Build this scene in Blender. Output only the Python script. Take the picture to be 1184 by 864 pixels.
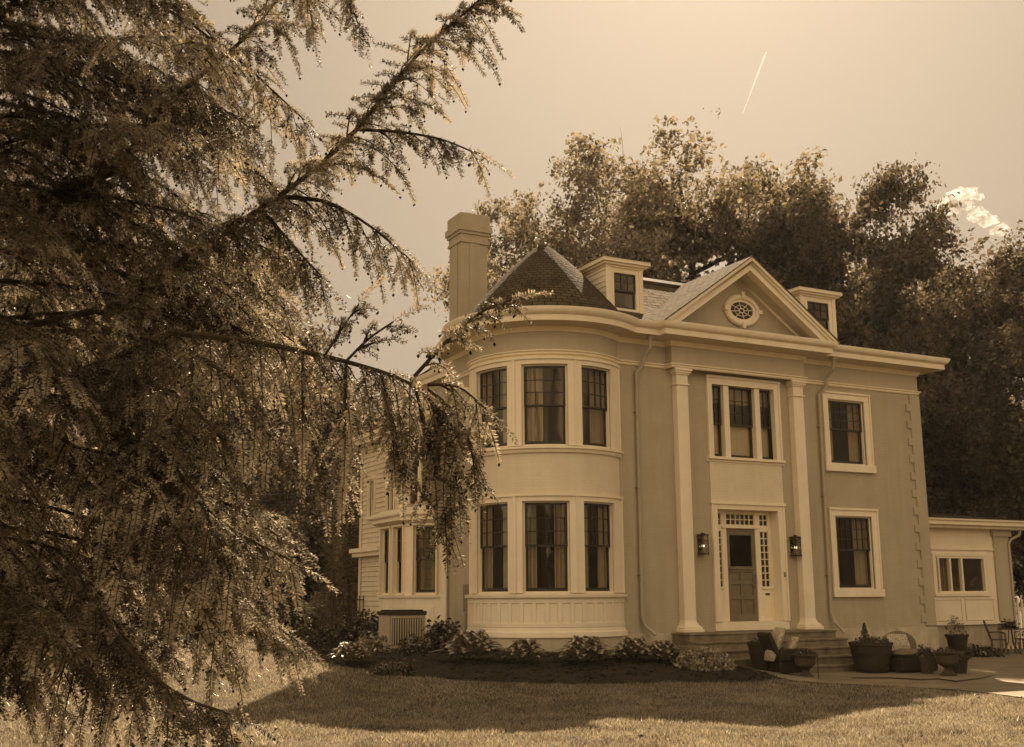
import bpy, bmesh, math, random
import numpy as np
from mathutils import Vector, Matrix, Quaternion
for o in list(bpy.data.objects):
    bpy.data.objects.remove(o)
SC = bpy.context.scene
COL = SC.collection
R_ = math.radians
random.seed(7)
rng = np.random.default_rng(11)

# ------------------------------------------------------------------ camera
PITCH, ROLL, YAW, FPX, EYE = R_(11.1698), R_(0.3452), R_(27.6236), 1300.0, 1.75
def _cam_rows():
    c, s = math.cos(PITCH), math.sin(PITCH)
    f = np.array([0, c, s]); d = np.array([0, s, -c]); r = np.array([1., 0, 0])
    cr, sr = math.cos(ROLL), math.sin(ROLL)
    r2 = cr*r + sr*d; d2 = -sr*r + cr*d
    Y = np.array([[math.cos(YAW), math.sin(YAW), 0], [-math.sin(YAW), math.cos(YAW), 0], [0, 0, 1]])
    return Y@r2, Y@d2, Y@f
CR, CD, CF = _cam_rows()
cam = bpy.data.cameras.new('camera')
cam.sensor_fit = 'HORIZONTAL'; cam.sensor_width = 36.0; cam.lens = 36.0*FPX/1184.0
cam.clip_start = 0.05; cam.clip_end = 6000
camo = bpy.data.objects.new('camera', cam); COL.objects.link(camo)
camo.matrix_world = Matrix(((CR[0], -CD[0], -CF[0], 0), (CR[1], -CD[1], -CF[1], 0), (CR[2], -CD[2], -CF[2], EYE), (0, 0, 0, 1)))
SC.camera = camo

def at(px, py, dist):
    """point seen in photo direction (px,py) at a horizontal distance from the camera"""
    d = CR*(px-592)/FPX + CD*(py-432)/FPX + CF
    h = math.hypot(d[0], d[1])
    p = d*dist/h
    return np.array([p[0], p[1], p[2]+EYE])

# ------------------------------------------------------------------ light
SUN_AZ, SUN_EL = R_(39.5), R_(41.3)          # azimuth from +Y towards +X
TINT = (1.0, 0.775, 0.54)                   # the photograph is a sepia print: all its light is this warm
SKY_STRENGTH, SKY_GAIN, SKY_POW = 0.1, 0.735, 0.45
SUN_STRENGTH, EXPOSURE = 5.0, 1.31
world = bpy.data.worlds.new('World'); SC.world = world; world.use_nodes = True
wn = world.node_tree; wn.nodes.clear()
sky = wn.nodes.new('ShaderNodeTexSky'); sky.sky_type = 'NISHITA'; sky.sun_disc = False
sky.sun_elevation = SUN_EL; sky.sun_rotation = SUN_AZ; sky.dust_density = 5.0
bw = wn.nodes.new('ShaderNodeRGBToBW')
pw = wn.nodes.new('ShaderNodeMath'); pw.operation = 'POWER'; pw.inputs[1].default_value = SKY_POW
mu = wn.nodes.new('ShaderNodeMath'); mu.operation = 'MULTIPLY'; mu.inputs[1].default_value = SKY_GAIN
mx = wn.nodes.new('ShaderNodeVectorMath'); mx.operation = 'SCALE'; mx.inputs[0].default_value = TINT
bg = wn.nodes.new('ShaderNodeBackground'); bg.inputs['Strength'].default_value = SKY_STRENGTH
wo = wn.nodes.new('ShaderNodeOutputWorld')
L = wn.links.new
L(sky.outputs[0], bw.inputs[0]); L(bw.outputs[0], pw.inputs[0]); L(pw.outputs[0], mu.inputs[0])
# unseen bright cloud bank opposite the sun, added to light the shaded front
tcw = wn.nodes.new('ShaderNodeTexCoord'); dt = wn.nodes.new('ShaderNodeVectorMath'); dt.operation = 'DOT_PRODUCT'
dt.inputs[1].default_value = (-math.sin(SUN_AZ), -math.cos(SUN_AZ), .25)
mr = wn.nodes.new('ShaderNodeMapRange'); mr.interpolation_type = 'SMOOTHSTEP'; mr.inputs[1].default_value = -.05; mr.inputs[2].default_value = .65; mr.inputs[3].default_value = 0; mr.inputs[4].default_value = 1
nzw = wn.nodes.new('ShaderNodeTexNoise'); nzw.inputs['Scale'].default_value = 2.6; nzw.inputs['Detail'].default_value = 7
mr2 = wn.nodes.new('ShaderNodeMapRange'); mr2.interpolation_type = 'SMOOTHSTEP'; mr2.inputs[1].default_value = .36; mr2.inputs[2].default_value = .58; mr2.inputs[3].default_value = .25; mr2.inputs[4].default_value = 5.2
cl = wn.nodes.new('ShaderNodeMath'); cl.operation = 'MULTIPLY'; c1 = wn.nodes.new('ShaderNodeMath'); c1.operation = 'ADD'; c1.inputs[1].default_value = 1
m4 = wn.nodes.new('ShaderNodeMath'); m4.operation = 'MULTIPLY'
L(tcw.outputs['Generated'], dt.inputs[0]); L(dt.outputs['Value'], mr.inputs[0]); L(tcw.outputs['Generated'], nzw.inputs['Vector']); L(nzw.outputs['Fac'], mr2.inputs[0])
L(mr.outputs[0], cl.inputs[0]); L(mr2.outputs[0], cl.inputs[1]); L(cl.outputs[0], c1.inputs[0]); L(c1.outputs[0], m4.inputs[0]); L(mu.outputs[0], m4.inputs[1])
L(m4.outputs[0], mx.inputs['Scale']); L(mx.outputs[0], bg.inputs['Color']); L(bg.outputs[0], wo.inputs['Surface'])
sun = bpy.data.lights.new('sun', 'SUN'); sun.energy = SUN_STRENGTH; sun.angle = R_(0.5); sun.color = TINT
suno = bpy.data.objects.new('sun', sun); COL.objects.link(suno)
sdir = Vector((math.sin(SUN_AZ)*math.cos(SUN_EL), math.cos(SUN_AZ)*math.cos(SUN_EL), math.sin(SUN_EL)))
suno.rotation_euler = sdir.to_track_quat('Z', 'Y').to_euler()
vs = SC.view_settings
vs.view_transform = 'Standard'; vs.look = 'None'; vs.gamma = 1.0; vs.use_curve_mapping = False; vs.exposure = EXPOSURE
SC.render.engine = 'CYCLES'
HAZE = 0.00015
SC.cycles.volume_bounces = 0
SC.cycles.use_denoising = True
SC.cycles.max_bounces = 6; SC.cycles.transparent_max_bounces = 12
SC.cycles.sample_clamp_indirect = 6.0

# ------------------------------------------------------------------ materials
def S(a, k=1.0):
    """sepia print tone of reflectance a"""
    t = min(1, max(0, (math.log(a)-math.log(.03))/(math.log(.8)-math.log(.03))))
    return (a, a*(.70+.16*t), a*(.27+.33*t), 1)
def mat(name, a, rough=.7, var=.12, scale=3.0, bump=0.0, bscale=40.0, coords='Object', spec=.3, a2=None, detail=6):
    m = bpy.data.materials.new(name); m.use_nodes = True
    nt = m.node_tree; b = nt.nodes['Principled BSDF']
    b.inputs['Roughness'].default_value = rough; b.inputs['Specular IOR Level'].default_value = spec
    tc = nt.nodes.new('ShaderNodeTexCoord'); nz = nt.nodes.new('ShaderNodeTexNoise')
    nz.inputs['Scale'].default_value = scale; nz.inputs['Detail'].default_value = detail; nz.inputs['Roughness'].default_value = .65
    nt.links.new(tc.outputs[coords], nz.inputs['Vector'])
    cr = nt.nodes.new('ShaderNodeValToRGB')
    cr.color_ramp.elements[0].position = .28; cr.color_ramp.elements[1].position = .72
    cr.color_ramp.elements[0].color = S(max(.006, a*(1-var))); cr.color_ramp.elements[1].color = S(min(.85, a2 or a*(1+var)))
    nt.links.new(nz.outputs['Fac'], cr.inputs[0]); nt.links.new(cr.outputs[0], b.inputs['Base Color'])
    if bump:
        n2 = nt.nodes.new('ShaderNodeTexNoise'); n2.inputs['Scale'].default_value = bscale; n2.inputs['Detail'].default_value = 5
        nt.links.new(tc.outputs[coords], n2.inputs['Vector'])
        bp = nt.nodes.new('ShaderNodeBump'); bp.inputs['Strength'].default_value = bump; bp.inputs['Distance'].default_value = .02
        nt.links.new(n2.outputs['Fac'], bp.inputs['Height']); nt.links.new(bp.outputs[0], b.inputs['Normal'])
    return m
def weather(m, lo=.84, sx=2.2, sz=.22):
    """rain streaks and grime: soft vertical stains in the paint"""
    nt = m.node_tree; b = nt.nodes['Principled BSDF']
    tc = nt.nodes.new('ShaderNodeTexCoord'); mp = nt.nodes.new('ShaderNodeMapping'); mp.inputs['Scale'].default_value = (sx, sx, sz)
    nz = nt.nodes.new('ShaderNodeTexNoise'); nz.inputs['Scale'].default_value = 2.2; nz.inputs['Detail'].default_value = 8; nz.inputs['Roughness'].default_value = .6
    cr = nt.nodes.new('ShaderNodeValToRGB'); cr.color_ramp.elements[0].position = .3; cr.color_ramp.elements[1].position = .58
    cr.color_ramp.elements[0].color = (lo, lo*.98, lo*.94, 1); cr.color_ramp.elements[1].color = (1, 1, 1, 1)
    nt.links.new(tc.outputs['Object'], mp.inputs[0]); nt.links.new(mp.outputs[0], nz.inputs[0]); nt.links.new(nz.outputs['Fac'], cr.inputs[0])
    old = b.inputs['Base Color'].links[0].from_socket
    mix = nt.nodes.new('ShaderNodeMix'); mix.data_type = 'RGBA'; mix.blend_type = 'MULTIPLY'; mix.inputs[0].default_value = 1
    nt.links.new(old, mix.inputs[6]); nt.links.new(cr.outputs[0], mix.inputs[7]); nt.links.new(mix.outputs[2], b.inputs['Base Color'])
def brick_mat(name, a, mortar=.9):
    """painted brick: courses read as faint horizontal joints, tone drifts gently"""
    m = mat(name, a, .75, .07, 1.3)
    nt = m.node_tree; b = nt.nodes['Principled BSDF']
    tc = nt.nodes.new('ShaderNodeTexCoord'); sep = nt.nodes.new('ShaderNodeSeparateXYZ')
    nt.links.new(tc.outputs['Object'], sep.inputs[0])
    ad = nt.nodes.new('ShaderNodeMath'); ad.operation = 'ADD'
    nt.links.new(sep.outputs['X'], ad.inputs[0]); nt.links.new(sep.outputs['Y'], ad.inputs[1])
    cmb = nt.nodes.new('ShaderNodeCombineXYZ')
    nt.links.new(ad.outputs[0], cmb.inputs[0]); nt.links.new(sep.outputs['Z'], cmb.inputs[1])
    bt = nt.nodes.new('ShaderNodeTexBrick'); bt.inputs['Scale'].default_value = 1.0
    bt.inputs['Brick Width'].default_value = .22; bt.inputs['Row Height'].default_value = .075
    bt.inputs['Mortar Size'].default_value = .007; bt.inputs['Mortar Smooth'].default_value = .6; bt.inputs['Bias'].default_value = 0
    bt.inputs['Color1'].default_value = (1, 1, 1, 1); bt.inputs['Color2'].default_value = (.97, .97, .965, 1); bt.inputs['Mortar'].default_value = (mortar-.05,)*3+(1,)
    nt.links.new(cmb.outputs[0], bt.inputs['Vector'])
    old = b.inputs['Base Color'].links[0].from_socket
    mix = nt.nodes.new('ShaderNodeMix'); mix.data_type = 'RGBA'; mix.blend_type = 'MULTIPLY'; mix.inputs[0].default_value = 1
    nt.links.new(old, mix.inputs[6]); nt.links.new(bt.outputs['Color'], mix.inputs[7]); nt.links.new(mix.outputs[2], b.inputs['Base Color'])
    bp = nt.nodes.new('ShaderNodeBump'); bp.inputs['Strength'].default_value = .28; bp.inputs['Distance'].default_value = .006
    iv = nt.nodes.new('ShaderNodeMath'); iv.operation = 'SUBTRACT'; iv.inputs[0].default_value = 1
    nt.links.new(bt.outputs['Fac'], iv.inputs[1]); nt.links.new(iv.outputs[0], bp.inputs['Height']); nt.links.new(bp.outputs[0], b.inputs['Normal'])
    return m
def shingle_mat(name, a, w=.22, h=.15):
    m = mat(name, a, .95, .3, 2.5, spec=.04)
    nt = m.node_tree; b = nt.nodes['Principled BSDF']
    uv = nt.nodes.new('ShaderNodeUVMap')
    bt = nt.nodes.new('ShaderNodeTexBrick'); bt.inputs['Scale'].default_value = 1.0
    bt.inputs['Brick Width'].default_value = w; bt.inputs['Row Height'].default_value = h
    bt.inputs['Mortar Size'].default_value = .012; bt.inputs['Mortar Smooth'].default_value = .3
    bt.inputs['Color1'].default_value = (1, 1, 1, 1); bt.inputs['Color2'].default_value = (.72, .72, .72, 1); bt.inputs['Mortar'].default_value = (.2, .2, .2, 1)
    nt.links.new(uv.outputs[0], bt.inputs['Vector'])
    old = b.inputs['Base Color'].links[0].from_socket
    mix = nt.nodes.new('ShaderNodeMix'); mix.data_type = 'RGBA'; mix.blend_type = 'MULTIPLY'; mix.inputs[0].default_value = 1
    nt.links.new(old, mix.inputs[6]); nt.links.new(bt.outputs['Color'], mix.inputs[7]); nt.links.new(mix.outputs[2], b.inputs['Base Color'])
    sep = nt.nodes.new('ShaderNodeSeparateXYZ'); nt.links.new(uv.outputs[0], sep.inputs[0])
    dv = nt.nodes.new('ShaderNodeMath'); dv.operation = 'DIVIDE'; dv.inputs[1].default_value = h
    fr = nt.nodes.new('ShaderNodeMath'); fr.operation = 'FRACT'
    nt.links.new(sep.outputs['Y'], dv.inputs[0]); nt.links.new(dv.outputs[0], fr.inputs[0])
    sb = nt.nodes.new('ShaderNodeMath'); sb.operation = 'SUBTRACT'; sb.inputs[0].default_value = 1
    nt.links.new(fr.outputs[0], sb.inputs[1])
    ns = nt.nodes.new('ShaderNodeTexNoise'); ns.inputs['Scale'].default_value = 7; ns.inputs['Detail'].default_value = 3; nt.links.new(uv.outputs[0], ns.inputs['Vector'])
    nm = nt.nodes.new('ShaderNodeMath'); nm.operation = 'MULTIPLY_ADD'; nm.inputs[1].default_value = 2.6; nt.links.new(ns.outputs['Fac'], nm.inputs[0]); nt.links.new(sb.outputs[0], nm.inputs[2]); sb = nm
    ad = nt.nodes.new('ShaderNodeMath'); ad.operation = 'SUBTRACT'
    nt.links.new(sb.outputs[0], ad.inputs[0]); nt.links.new(bt.outputs['Fac'], ad.inputs[1])
    bp = nt.nodes.new('ShaderNodeBump'); bp.inputs['Strength'].default_value = .9; bp.inputs['Distance'].default_value = .03
    nt.links.new(ad.outputs[0], bp.inputs['Height']); nt.links.new(bp.outputs[0], b.inputs['Normal'])
    return m
def leaf_mat(name, a, trans=.5, var=.5, gloss=.5, coat=.25):
    m = bpy.data.materials.new(name); m.use_nodes = True
    nt = m.node_tree; nt.nodes.clear()
    out = nt.nodes.new('ShaderNodeOutputMaterial')
    ge = nt.nodes.new('ShaderNodeNewGeometry')
    cr = nt.nodes.new('ShaderNodeValToRGB')
    cr.color_ramp.elements[0].color = S(a*(1-var)); cr.color_ramp.elements[1].color = S(a*(1+var))
    nt.links.new(ge.outputs['Random Per Island'], cr.inputs[0])
    d = nt.nodes.new('ShaderNodeBsdfDiffuse'); t = nt.nodes.new('ShaderNodeBsdfTranslucent'); g = nt.nodes.new('ShaderNodeBsdfGlossy')
    g.inputs['Roughness'].default_value = gloss
    g.inputs['Color'].default_value = (1, .95, .85, 1)
    for n in (d, t): nt.links.new(cr.outputs[0], n.inputs['Color'])
    m1 = nt.nodes.new('ShaderNodeMixShader'); m1.inputs[0].default_value = trans
    nt.links.new(d.outputs[0], m1.inputs[1]); nt.links.new(t.outputs[0], m1.inputs[2])
    fr = nt.nodes.new('ShaderNodeFresnel'); fr.inputs['IOR'].default_value = 1.4
    fm = nt.nodes.new('ShaderNodeMath'); fm.operation = 'MULTIPLY'; fm.inputs[1].default_value = coat
    nt.links.new(fr.outputs[0], fm.inputs[0])
    m2 = nt.nodes.new('ShaderNodeMixShader'); nt.links.new(fm.outputs[0], m2.inputs[0])
    nt.links.new(m1.outputs[0], m2.inputs[1]); nt.links.new(g.outputs[0], m2.inputs[2]); nt.links.new(m2.outputs[0], out.inputs['Surface'])
    return m
def glass_mat(name, clear=.75, r0=.055):
    m = bpy.data.materials.new(name); m.use_nodes = True
    nt = m.node_tree; nt.nodes.clear()
    out = nt.nodes.new('ShaderNodeOutputMaterial'); t = nt.nodes.new('ShaderNodeBsdfTransparent'); g = nt.nodes.new('ShaderNodeBsdfGlossy')
    t.inputs[0].default_value = (clear, clear*.96, clear*.88, 1); g.inputs[0].default_value = (1, .84, .55, 1); g.inputs['Roughness'].default_value = .015
    tc = nt.nodes.new('ShaderNodeTexCoord'); nz = nt.nodes.new('ShaderNodeTexNoise'); nz.inputs['Scale'].default_value = 1.6; nz.inputs['Detail'].default_value = 1
    bp = nt.nodes.new('ShaderNodeBump'); bp.inputs['Strength'].default_value = .22; bp.inputs['Distance'].default_value = .1
    nt.links.new(tc.outputs['Object'], nz.inputs[0]); nt.links.new(nz.outputs['Fac'], bp.inputs['Height']); nt.links.new(bp.outputs[0], g.inputs['Normal'])
    lw = nt.nodes.new('ShaderNodeLayerWeight'); lw.inputs[0].default_value = .5
    p5 = nt.nodes.new('ShaderNodeMath'); p5.operation = 'POWER'; p5.inputs[1].default_value = 5
    fr = nt.nodes.new('ShaderNodeMath'); fr.operation = 'MULTIPLY_ADD'; fr.inputs[1].default_value = .9; fr.inputs[2].default_value = r0
    nt.links.new(lw.outputs['Facing'], p5.inputs[0]); nt.links.new(p5.outputs[0], fr.inputs[0])
    mx = nt.nodes.new('ShaderNodeMixShader'); nt.links.new(fr.outputs[0], mx.inputs[0])
    nt.links.new(t.outputs[0], mx.inputs[1]); nt.links.new(g.outputs[0], mx.inputs[2]); nt.links.new(mx.outputs[0], out.inputs['Surface'])
    return m

M = dict(
    brick=brick_mat('painted_brick', .43, .98), lightbrick=brick_mat('pale_painted_brick', .70, 1.0),
    frieze=mat('frieze_paint', .45, .6, .05, 1.5, .08, 30), trim=mat('trim_paint', .80, .5, .06, 2.0, .06, 25),
    soffit=mat('soffit_paint', .6, .6, .06, 2.0), sash=mat('dark_sash_paint', .035, .4, .2, 5),
    found=mat('painted_foundation', .44, .8, .22, 2.2, .35, 14), step=mat('step_stone', .20, .85, .35, 4, .4, 30),
    slate=shingle_mat('cone_slate', .10, .2, .11), roof=shingle_mat('roof_shingle', .115, .3, .17),
    lead=mat('ridge_metal', .10, .5, .2, 6), door=mat('door_wood', .17, .7, .18, 5), curtain=mat('curtain_cloth', .45, .9, .12, 8),
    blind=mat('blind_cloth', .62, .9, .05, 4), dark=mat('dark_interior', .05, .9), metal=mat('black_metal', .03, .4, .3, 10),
    brass=mat('lamp_brass', .22, .3, .2, 10), grey=mat('grey_enclosure', .22, .5, .2, 6), cream=mat('cream_cabinet', .42, .5, .08, 6),
    clap=mat('clapboard_paint', .66, .6, .08, 3), mulch=mat('dark_mulch', .028, .95, .5, 9, 1.0, 25),
    patio=mat('patio_slabs', .24, .85, .25, 1.2, .3, 12), bark=mat('bark', .06, .9, .4, 8, .9, 18), barkd=mat('dark_bark', .045, .9, .4, 10, .9, 22),
    wood=mat('barrel_wood', .035, .7, .3, 6), terra=mat('old_urn_stone', .06, .8, .3, 9, .3, 30), wicker=mat('dark_wicker', .03, .7, .4, 30, .8, 60),
    cushion=mat('seat_cushion', .16, .9, .2, 14), pillow=mat('pale_patterned_pillow', .30, .9, .42, 26, a2=.6, detail=2), pot=mat('dark_pot', .03, .5, .3, 5),
    iron=mat('wrought_iron', .05, .5, .3, 10), canvas=mat('pale_canvas', .45, .9, .1, 6), white=mat('white_plastic', .7, .5, .04),
    glass=glass_mat('window_glass'), doorglass=glass_mat('door_glass', .35, .025), cloudm=None,
)
for k_, lo_ in (('brick', .92), ('lightbrick', .95), ('trim', .95), ('frieze', .94), ('found', .78), ('clap', .9), ('soffit', .9), ('cream', .85), ('step', .7)): weather(M[k_], lo_)
M['spout'] = mat('spout_paint', .38, .55, .1, 4)
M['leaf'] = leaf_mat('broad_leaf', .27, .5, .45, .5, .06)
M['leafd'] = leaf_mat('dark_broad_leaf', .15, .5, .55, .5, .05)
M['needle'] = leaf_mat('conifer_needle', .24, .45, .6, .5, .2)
M['hosta'] = leaf_mat('hosta_leaf', .29, .3, .55, .4, .4)
M['shrub'] = leaf_mat('shrub_leaf', .075, .35, .5)
M['flower'] = leaf_mat('white_blossom', .5, .4, .3)
M['grass'] = leaf_mat('grass_blade', .31, .45, .72, .45, .3)
ng_ = M['grass'].node_tree; tg_ = ng_.nodes.new('ShaderNodeTexCoord'); n1 = ng_.nodes.new('ShaderNodeTexNoise'); n1.inputs['Scale'].default_value = .9; n1.inputs['Detail'].default_value = 6; n1.inputs['Roughness'].default_value = .7
r1 = ng_.nodes.new('ShaderNodeMapRange'); r1.inputs[1].default_value = .35; r1.inputs[2].default_value = .65; r1.inputs[3].default_value = -.28; r1.inputs[4].default_value = .28
a1 = ng_.nodes.new('ShaderNodeMath'); a1.operation = 'ADD'; a1.use_clamp = True
cg_ = [n for n in ng_.nodes if n.type == 'VALTORGB'][0]; gg_ = [n for n in ng_.nodes if n.type == 'NEW_GEOMETRY'][0]
ng_.links.new(tg_.outputs['Object'], n1.inputs['Vector']); ng_.links.new(n1.outputs['Fac'], r1.inputs[0]); ng_.links.new(r1.outputs[0], a1.inputs[0]); ng_.links.new(gg_.outputs['Random Per Island'], a1.inputs[1]); ng_.links.new(a1.outputs[0], cg_.inputs[0])
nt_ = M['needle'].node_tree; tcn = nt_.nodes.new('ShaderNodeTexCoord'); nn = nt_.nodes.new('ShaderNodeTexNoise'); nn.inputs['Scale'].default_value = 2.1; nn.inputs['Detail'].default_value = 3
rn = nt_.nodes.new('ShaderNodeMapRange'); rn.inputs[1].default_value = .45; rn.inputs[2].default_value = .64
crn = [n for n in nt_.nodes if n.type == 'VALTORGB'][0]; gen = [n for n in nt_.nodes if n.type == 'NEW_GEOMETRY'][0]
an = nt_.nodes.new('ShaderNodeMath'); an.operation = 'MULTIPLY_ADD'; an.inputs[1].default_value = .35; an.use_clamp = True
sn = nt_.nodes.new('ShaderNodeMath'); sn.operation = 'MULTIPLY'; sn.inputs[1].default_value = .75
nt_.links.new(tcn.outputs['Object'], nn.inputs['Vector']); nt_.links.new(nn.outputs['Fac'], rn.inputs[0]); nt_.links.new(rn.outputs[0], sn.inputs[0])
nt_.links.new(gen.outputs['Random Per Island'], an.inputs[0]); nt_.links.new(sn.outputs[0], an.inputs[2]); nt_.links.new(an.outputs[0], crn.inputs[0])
crn.color_ramp.elements[0].color = S(.03); crn.color_ramp.elements[1].color = S(.52)  # needle tone varies in clumps, also painting in sunlit and shaded sprays
M['cone'] = mat('seed_cone', .035, .7, .3, 30)

# ------------------------------------------------------------------ object helpers
def tag(o, label=None, cat=None, group=None, kind=None):
    if label: o['label'] = label
    if cat: o['category'] = cat
    if group: o['group'] = group
    if kind: o['kind'] = kind
    return o
def empty(name, loc=(0, 0, 0), rz=0):
    o = bpy.data.objects.new(name, None); COL.objects.link(o); o.location = loc; o.rotation_euler = (0, 0, rz); o.empty_display_size = .2
    return o
def link(name, me, m, parent=None):
    o = bpy.data.objects.new(name, me); COL.objects.link(o)
    if m: me.materials.append(m)
    if parent: o.parent = parent
    return o
def copy_tree(o, parent=None):
    c = o.copy(); COL.objects.link(c); c.parent = parent
    for ch in list(o.children): copy_tree(ch, c)
    return c
def ident(u, d, z): return (u, d, z)
class MB:
    def __init__(s): s.v = []; s.f = []
    def add(s, vs, fs):
        b = len(s.v); s.v += [tuple(map(float, p)) for p in vs]; s.f += [tuple(b+i for i in q) for q in fs]; return s
    def box(s, x0, x1, y0, y1, z0, z1, mp=None, n=1):
        vs, fs = [], []
        for i in range(n+1):
            x = x0+(x1-x0)*i/n
            vs += [(x, y0, z0), (x, y1, z0), (x, y1, z1), (x, y0, z1)]
        for i in range(n):
            a, b = 4*i, 4*i+4
            for k in range(4): fs.append((a+k, a+(k+1) % 4, b+(k+1) % 4, b+k))
        fs += [(3, 2, 1, 0), tuple(4*n+k for k in range(4))]
        if mp: vs = [mp(*p) for p in vs]
        return s.add(vs, fs)
    def grid(s, P, closed_u=False):
        """P[i][j] points -> quads"""
        ni, nj = len(P), len(P[0]); vs = [p for r in P for p in r]; fs = []
        for i in range(ni if closed_u else ni-1):
            for j in range(nj-1):
                a = i*nj+j; b = ((i+1) % ni)*nj+j
                fs.append((a, b, b+1, a+1))
        return s.add(vs, fs)
    def revolve(s, prof, c=(0, 0, 0), n=24, cap=True):
        P = [[(c[0]+r*math.cos(2*math.pi*i/n), c[1]+r*math.sin(2*math.pi*i/n), c[2]+z) for r, z in prof] for i in range(n)]
        return s.grid(P, True)
    def tube(s, pts, rad, n=8, cap=True):
        pts = [Vector(p) for p in pts]; rad = rad if hasattr(rad, '__len__') else [rad]*len(pts)
        up = Vector((0, 0, 1)); P = []; prev = None
        for i, p in enumerate(pts):
            t = (pts[min(i+1, len(pts)-1)]-pts[max(i-1, 0)]).normalized()
            if prev is None:
                a = t.cross(up)
                if a.length < 1e-3: a = t.cross(Vector((1, 0, 0)))
            else: a = prev-t*prev.dot(t)
            a.normalize(); prev = a; b = t.cross(a)
            P.append([tuple(p+(a*math.cos(2*math.pi*k/n)+b*math.sin(2*math.pi*k/n))*rad[i]) for k in range(n)])
        vs = [q for r in P for q in r]; fs = []
        for i in range(len(P)-1):
            for k in range(n):
                fs.append((i*n+k, i*n+(k+1) % n, (i+1)*n+(k+1) % n, (i+1)*n+k))
        if cap: fs += [tuple(range(n))[::-1], tuple((len(P)-1)*n+k for k in range(n))]
        return s.add(vs, fs)
    def prism(s, poly, h0, h1, mp):
        """poly in (u,w), extruded in h; mp(u,w,h)->xyz"""
        n = len(poly); vs = [mp(u, w, h0) for u, w in poly]+[mp(u, w, h1) for u, w in poly]
        fs = [tuple(range(n))[::-1], tuple(range(n, 2*n))]+[(i, (i+1) % n, n+(i+1) % n, n+i) for i in range(n)]
        return s.add(vs, fs)
    def build(s, name, m, parent=None, bevel=0, smooth=True, uv=None):
        me = bpy.data.meshes.new(name); me.from_pydata(s.v, [], s.f); me.update()
        bm = bmesh.new(); bm.from_mesh(me)
        bmesh.ops.remove_doubles(bm, verts=bm.verts, dist=1e-4)
        bmesh.ops.recalc_face_normals(bm, faces=bm.faces)
        bm.to_mesh(me); bm.free()
        if smooth:
            me.polygons.foreach_set('use_smooth', [True]*len(me.polygons)); me.set_sharp_from_angle(angle=R_(32))
        if uv:
            l = me.uv_layers.new(name='UVMap')
            for p in me.polygons:
                for li in p.loop_indices:
                    l.data[li].uv = uv(me.vertices[me.loops[li].vertex_index].co, p)
        o = link(name, me, m, parent)
        if bevel:
            b = o.modifiers.new('bevel', 'BEVEL'); b.width = bevel; b.segments = 2; b.limit_method = 'ANGLE'; b.angle_limit = R_(40)
        return o
def np_mesh(name, V, k, m, parent=None):
    """V: (n*k,3) array, every k verts are one face"""
    n = len(V)//k; me = bpy.data.meshes.new(name)
    me.vertices.add(n*k); me.vertices.foreach_set('co', np.ascontiguousarray(V, dtype=np.float32).ravel())
    me.loops.add(n*k); me.loops.foreach_set('vertex_index', np.arange(n*k, dtype=np.int32))
    me.polygons.add(n); me.polygons.foreach_set('loop_start', np.arange(0, n*k, k, dtype=np.int32))
    me.update(calc_edges=True)
    return link(name, me, m, parent)

# ------------------------------------------------------------------ ground
def sst(a, b, x):
    t = np.clip((x-a)/(b-a), 0, 1); return t*t*(3-2*t)
def gz(x, y):
    x = np.asarray(x, float); y = np.asarray(y, float)
    return .52*(1-sst(14.3, 17.6, x))*sst(15.5, 22.5, y) + .03*np.sin(x*.9+1)*np.sin(y*.7)*(1-sst(16, 21, y)) + .0*x
def gxy(px, py):
    """ground point below a photo direction"""
    d = CR*(px-592)/FPX + CD*(py-432)/FPX + CF; z = 0
    for _ in range(25):
        p = d*(z-EYE)/d[2]; z = .5*z+.5*float(gz(p[0], p[1]))
    return p[0], p[1], float(gz(p[0], p[1]))
xs = np.unique(np.concatenate([np.linspace(-6, 40, 93), np.linspace(-60, 100, 33), np.array([-2500, -1000, -400, -150, 200, 500, 1200, 2500])]))
ys = np.unique(np.concatenate([np.linspace(2, 40, 77), np.linspace(-60, 120, 37), np.array([-2500, -1000, -300, 250, 600, 1500, 4000])]))
b = MB(); b.grid([[(x, y, float(gz(x, y))) for y in ys] for x in xs])
lawn_m = mat('lawn_turf', .07, .95, .4, 2.2, 1.0, 60, detail=12, a2=.13)
tag(b.build('lawn', lawn_m), kind='structure')

# ------------------------------------------------------------------ house plan
CX, CY, TR = 13.13, 23.38, 1.82
SXB = 12.95                                   # the wall behind the chimney stands further in
FY, SX, RX, BK = 22.0, 11.75, 24.17, 30.5     # front wall y, side wall x, right wall x, back y
BX0, BX1, BP = 15.74, 19.86, .25              # the projecting centre block
def plan(o, block=True, back=True, arc_only=False):
    pts = []
    r = TR+o
    s = min(1, (CX-SX+o)/r); ph0 = -(math.pi-math.asin(s)); ph1 = math.acos(min(1, (CY-FY+o)/r))
    if not arc_only: pts += [(SXB-o*.5, BK), (SXB-o*.5, 26.1+o*.3), (SX-o*.4, 26.1+o*.3)]
    n = 72
    for i in range(n+1):
        ph = ph0+(ph1-ph0)*i/n
        pts.append((CX+r*math.sin(ph), CY-r*math.cos(ph)))
    if not arc_only:
        if block:
            pts += [(BX0-o, FY-o), (BX0-o, FY-BP-o), (BX1+o, FY-BP-o), (BX1+o, FY-o)]
        pts += [(RX+o, FY-o), (RX+o, BK+o)]
    return pts
def loft(prof, **k):
    return [[(x, y, z) for x, y in plan(o, **k)] for o, z in prof]
def turret(u, d, z):           # u = angle(deg) * TR on the round corner, d outward
    ph = u/TR; r = TR+d
    return (CX+r*math.sin(ph), CY-r*math.cos(ph), z)
def front(u, d, z): return (u, FY-d, z)
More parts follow.
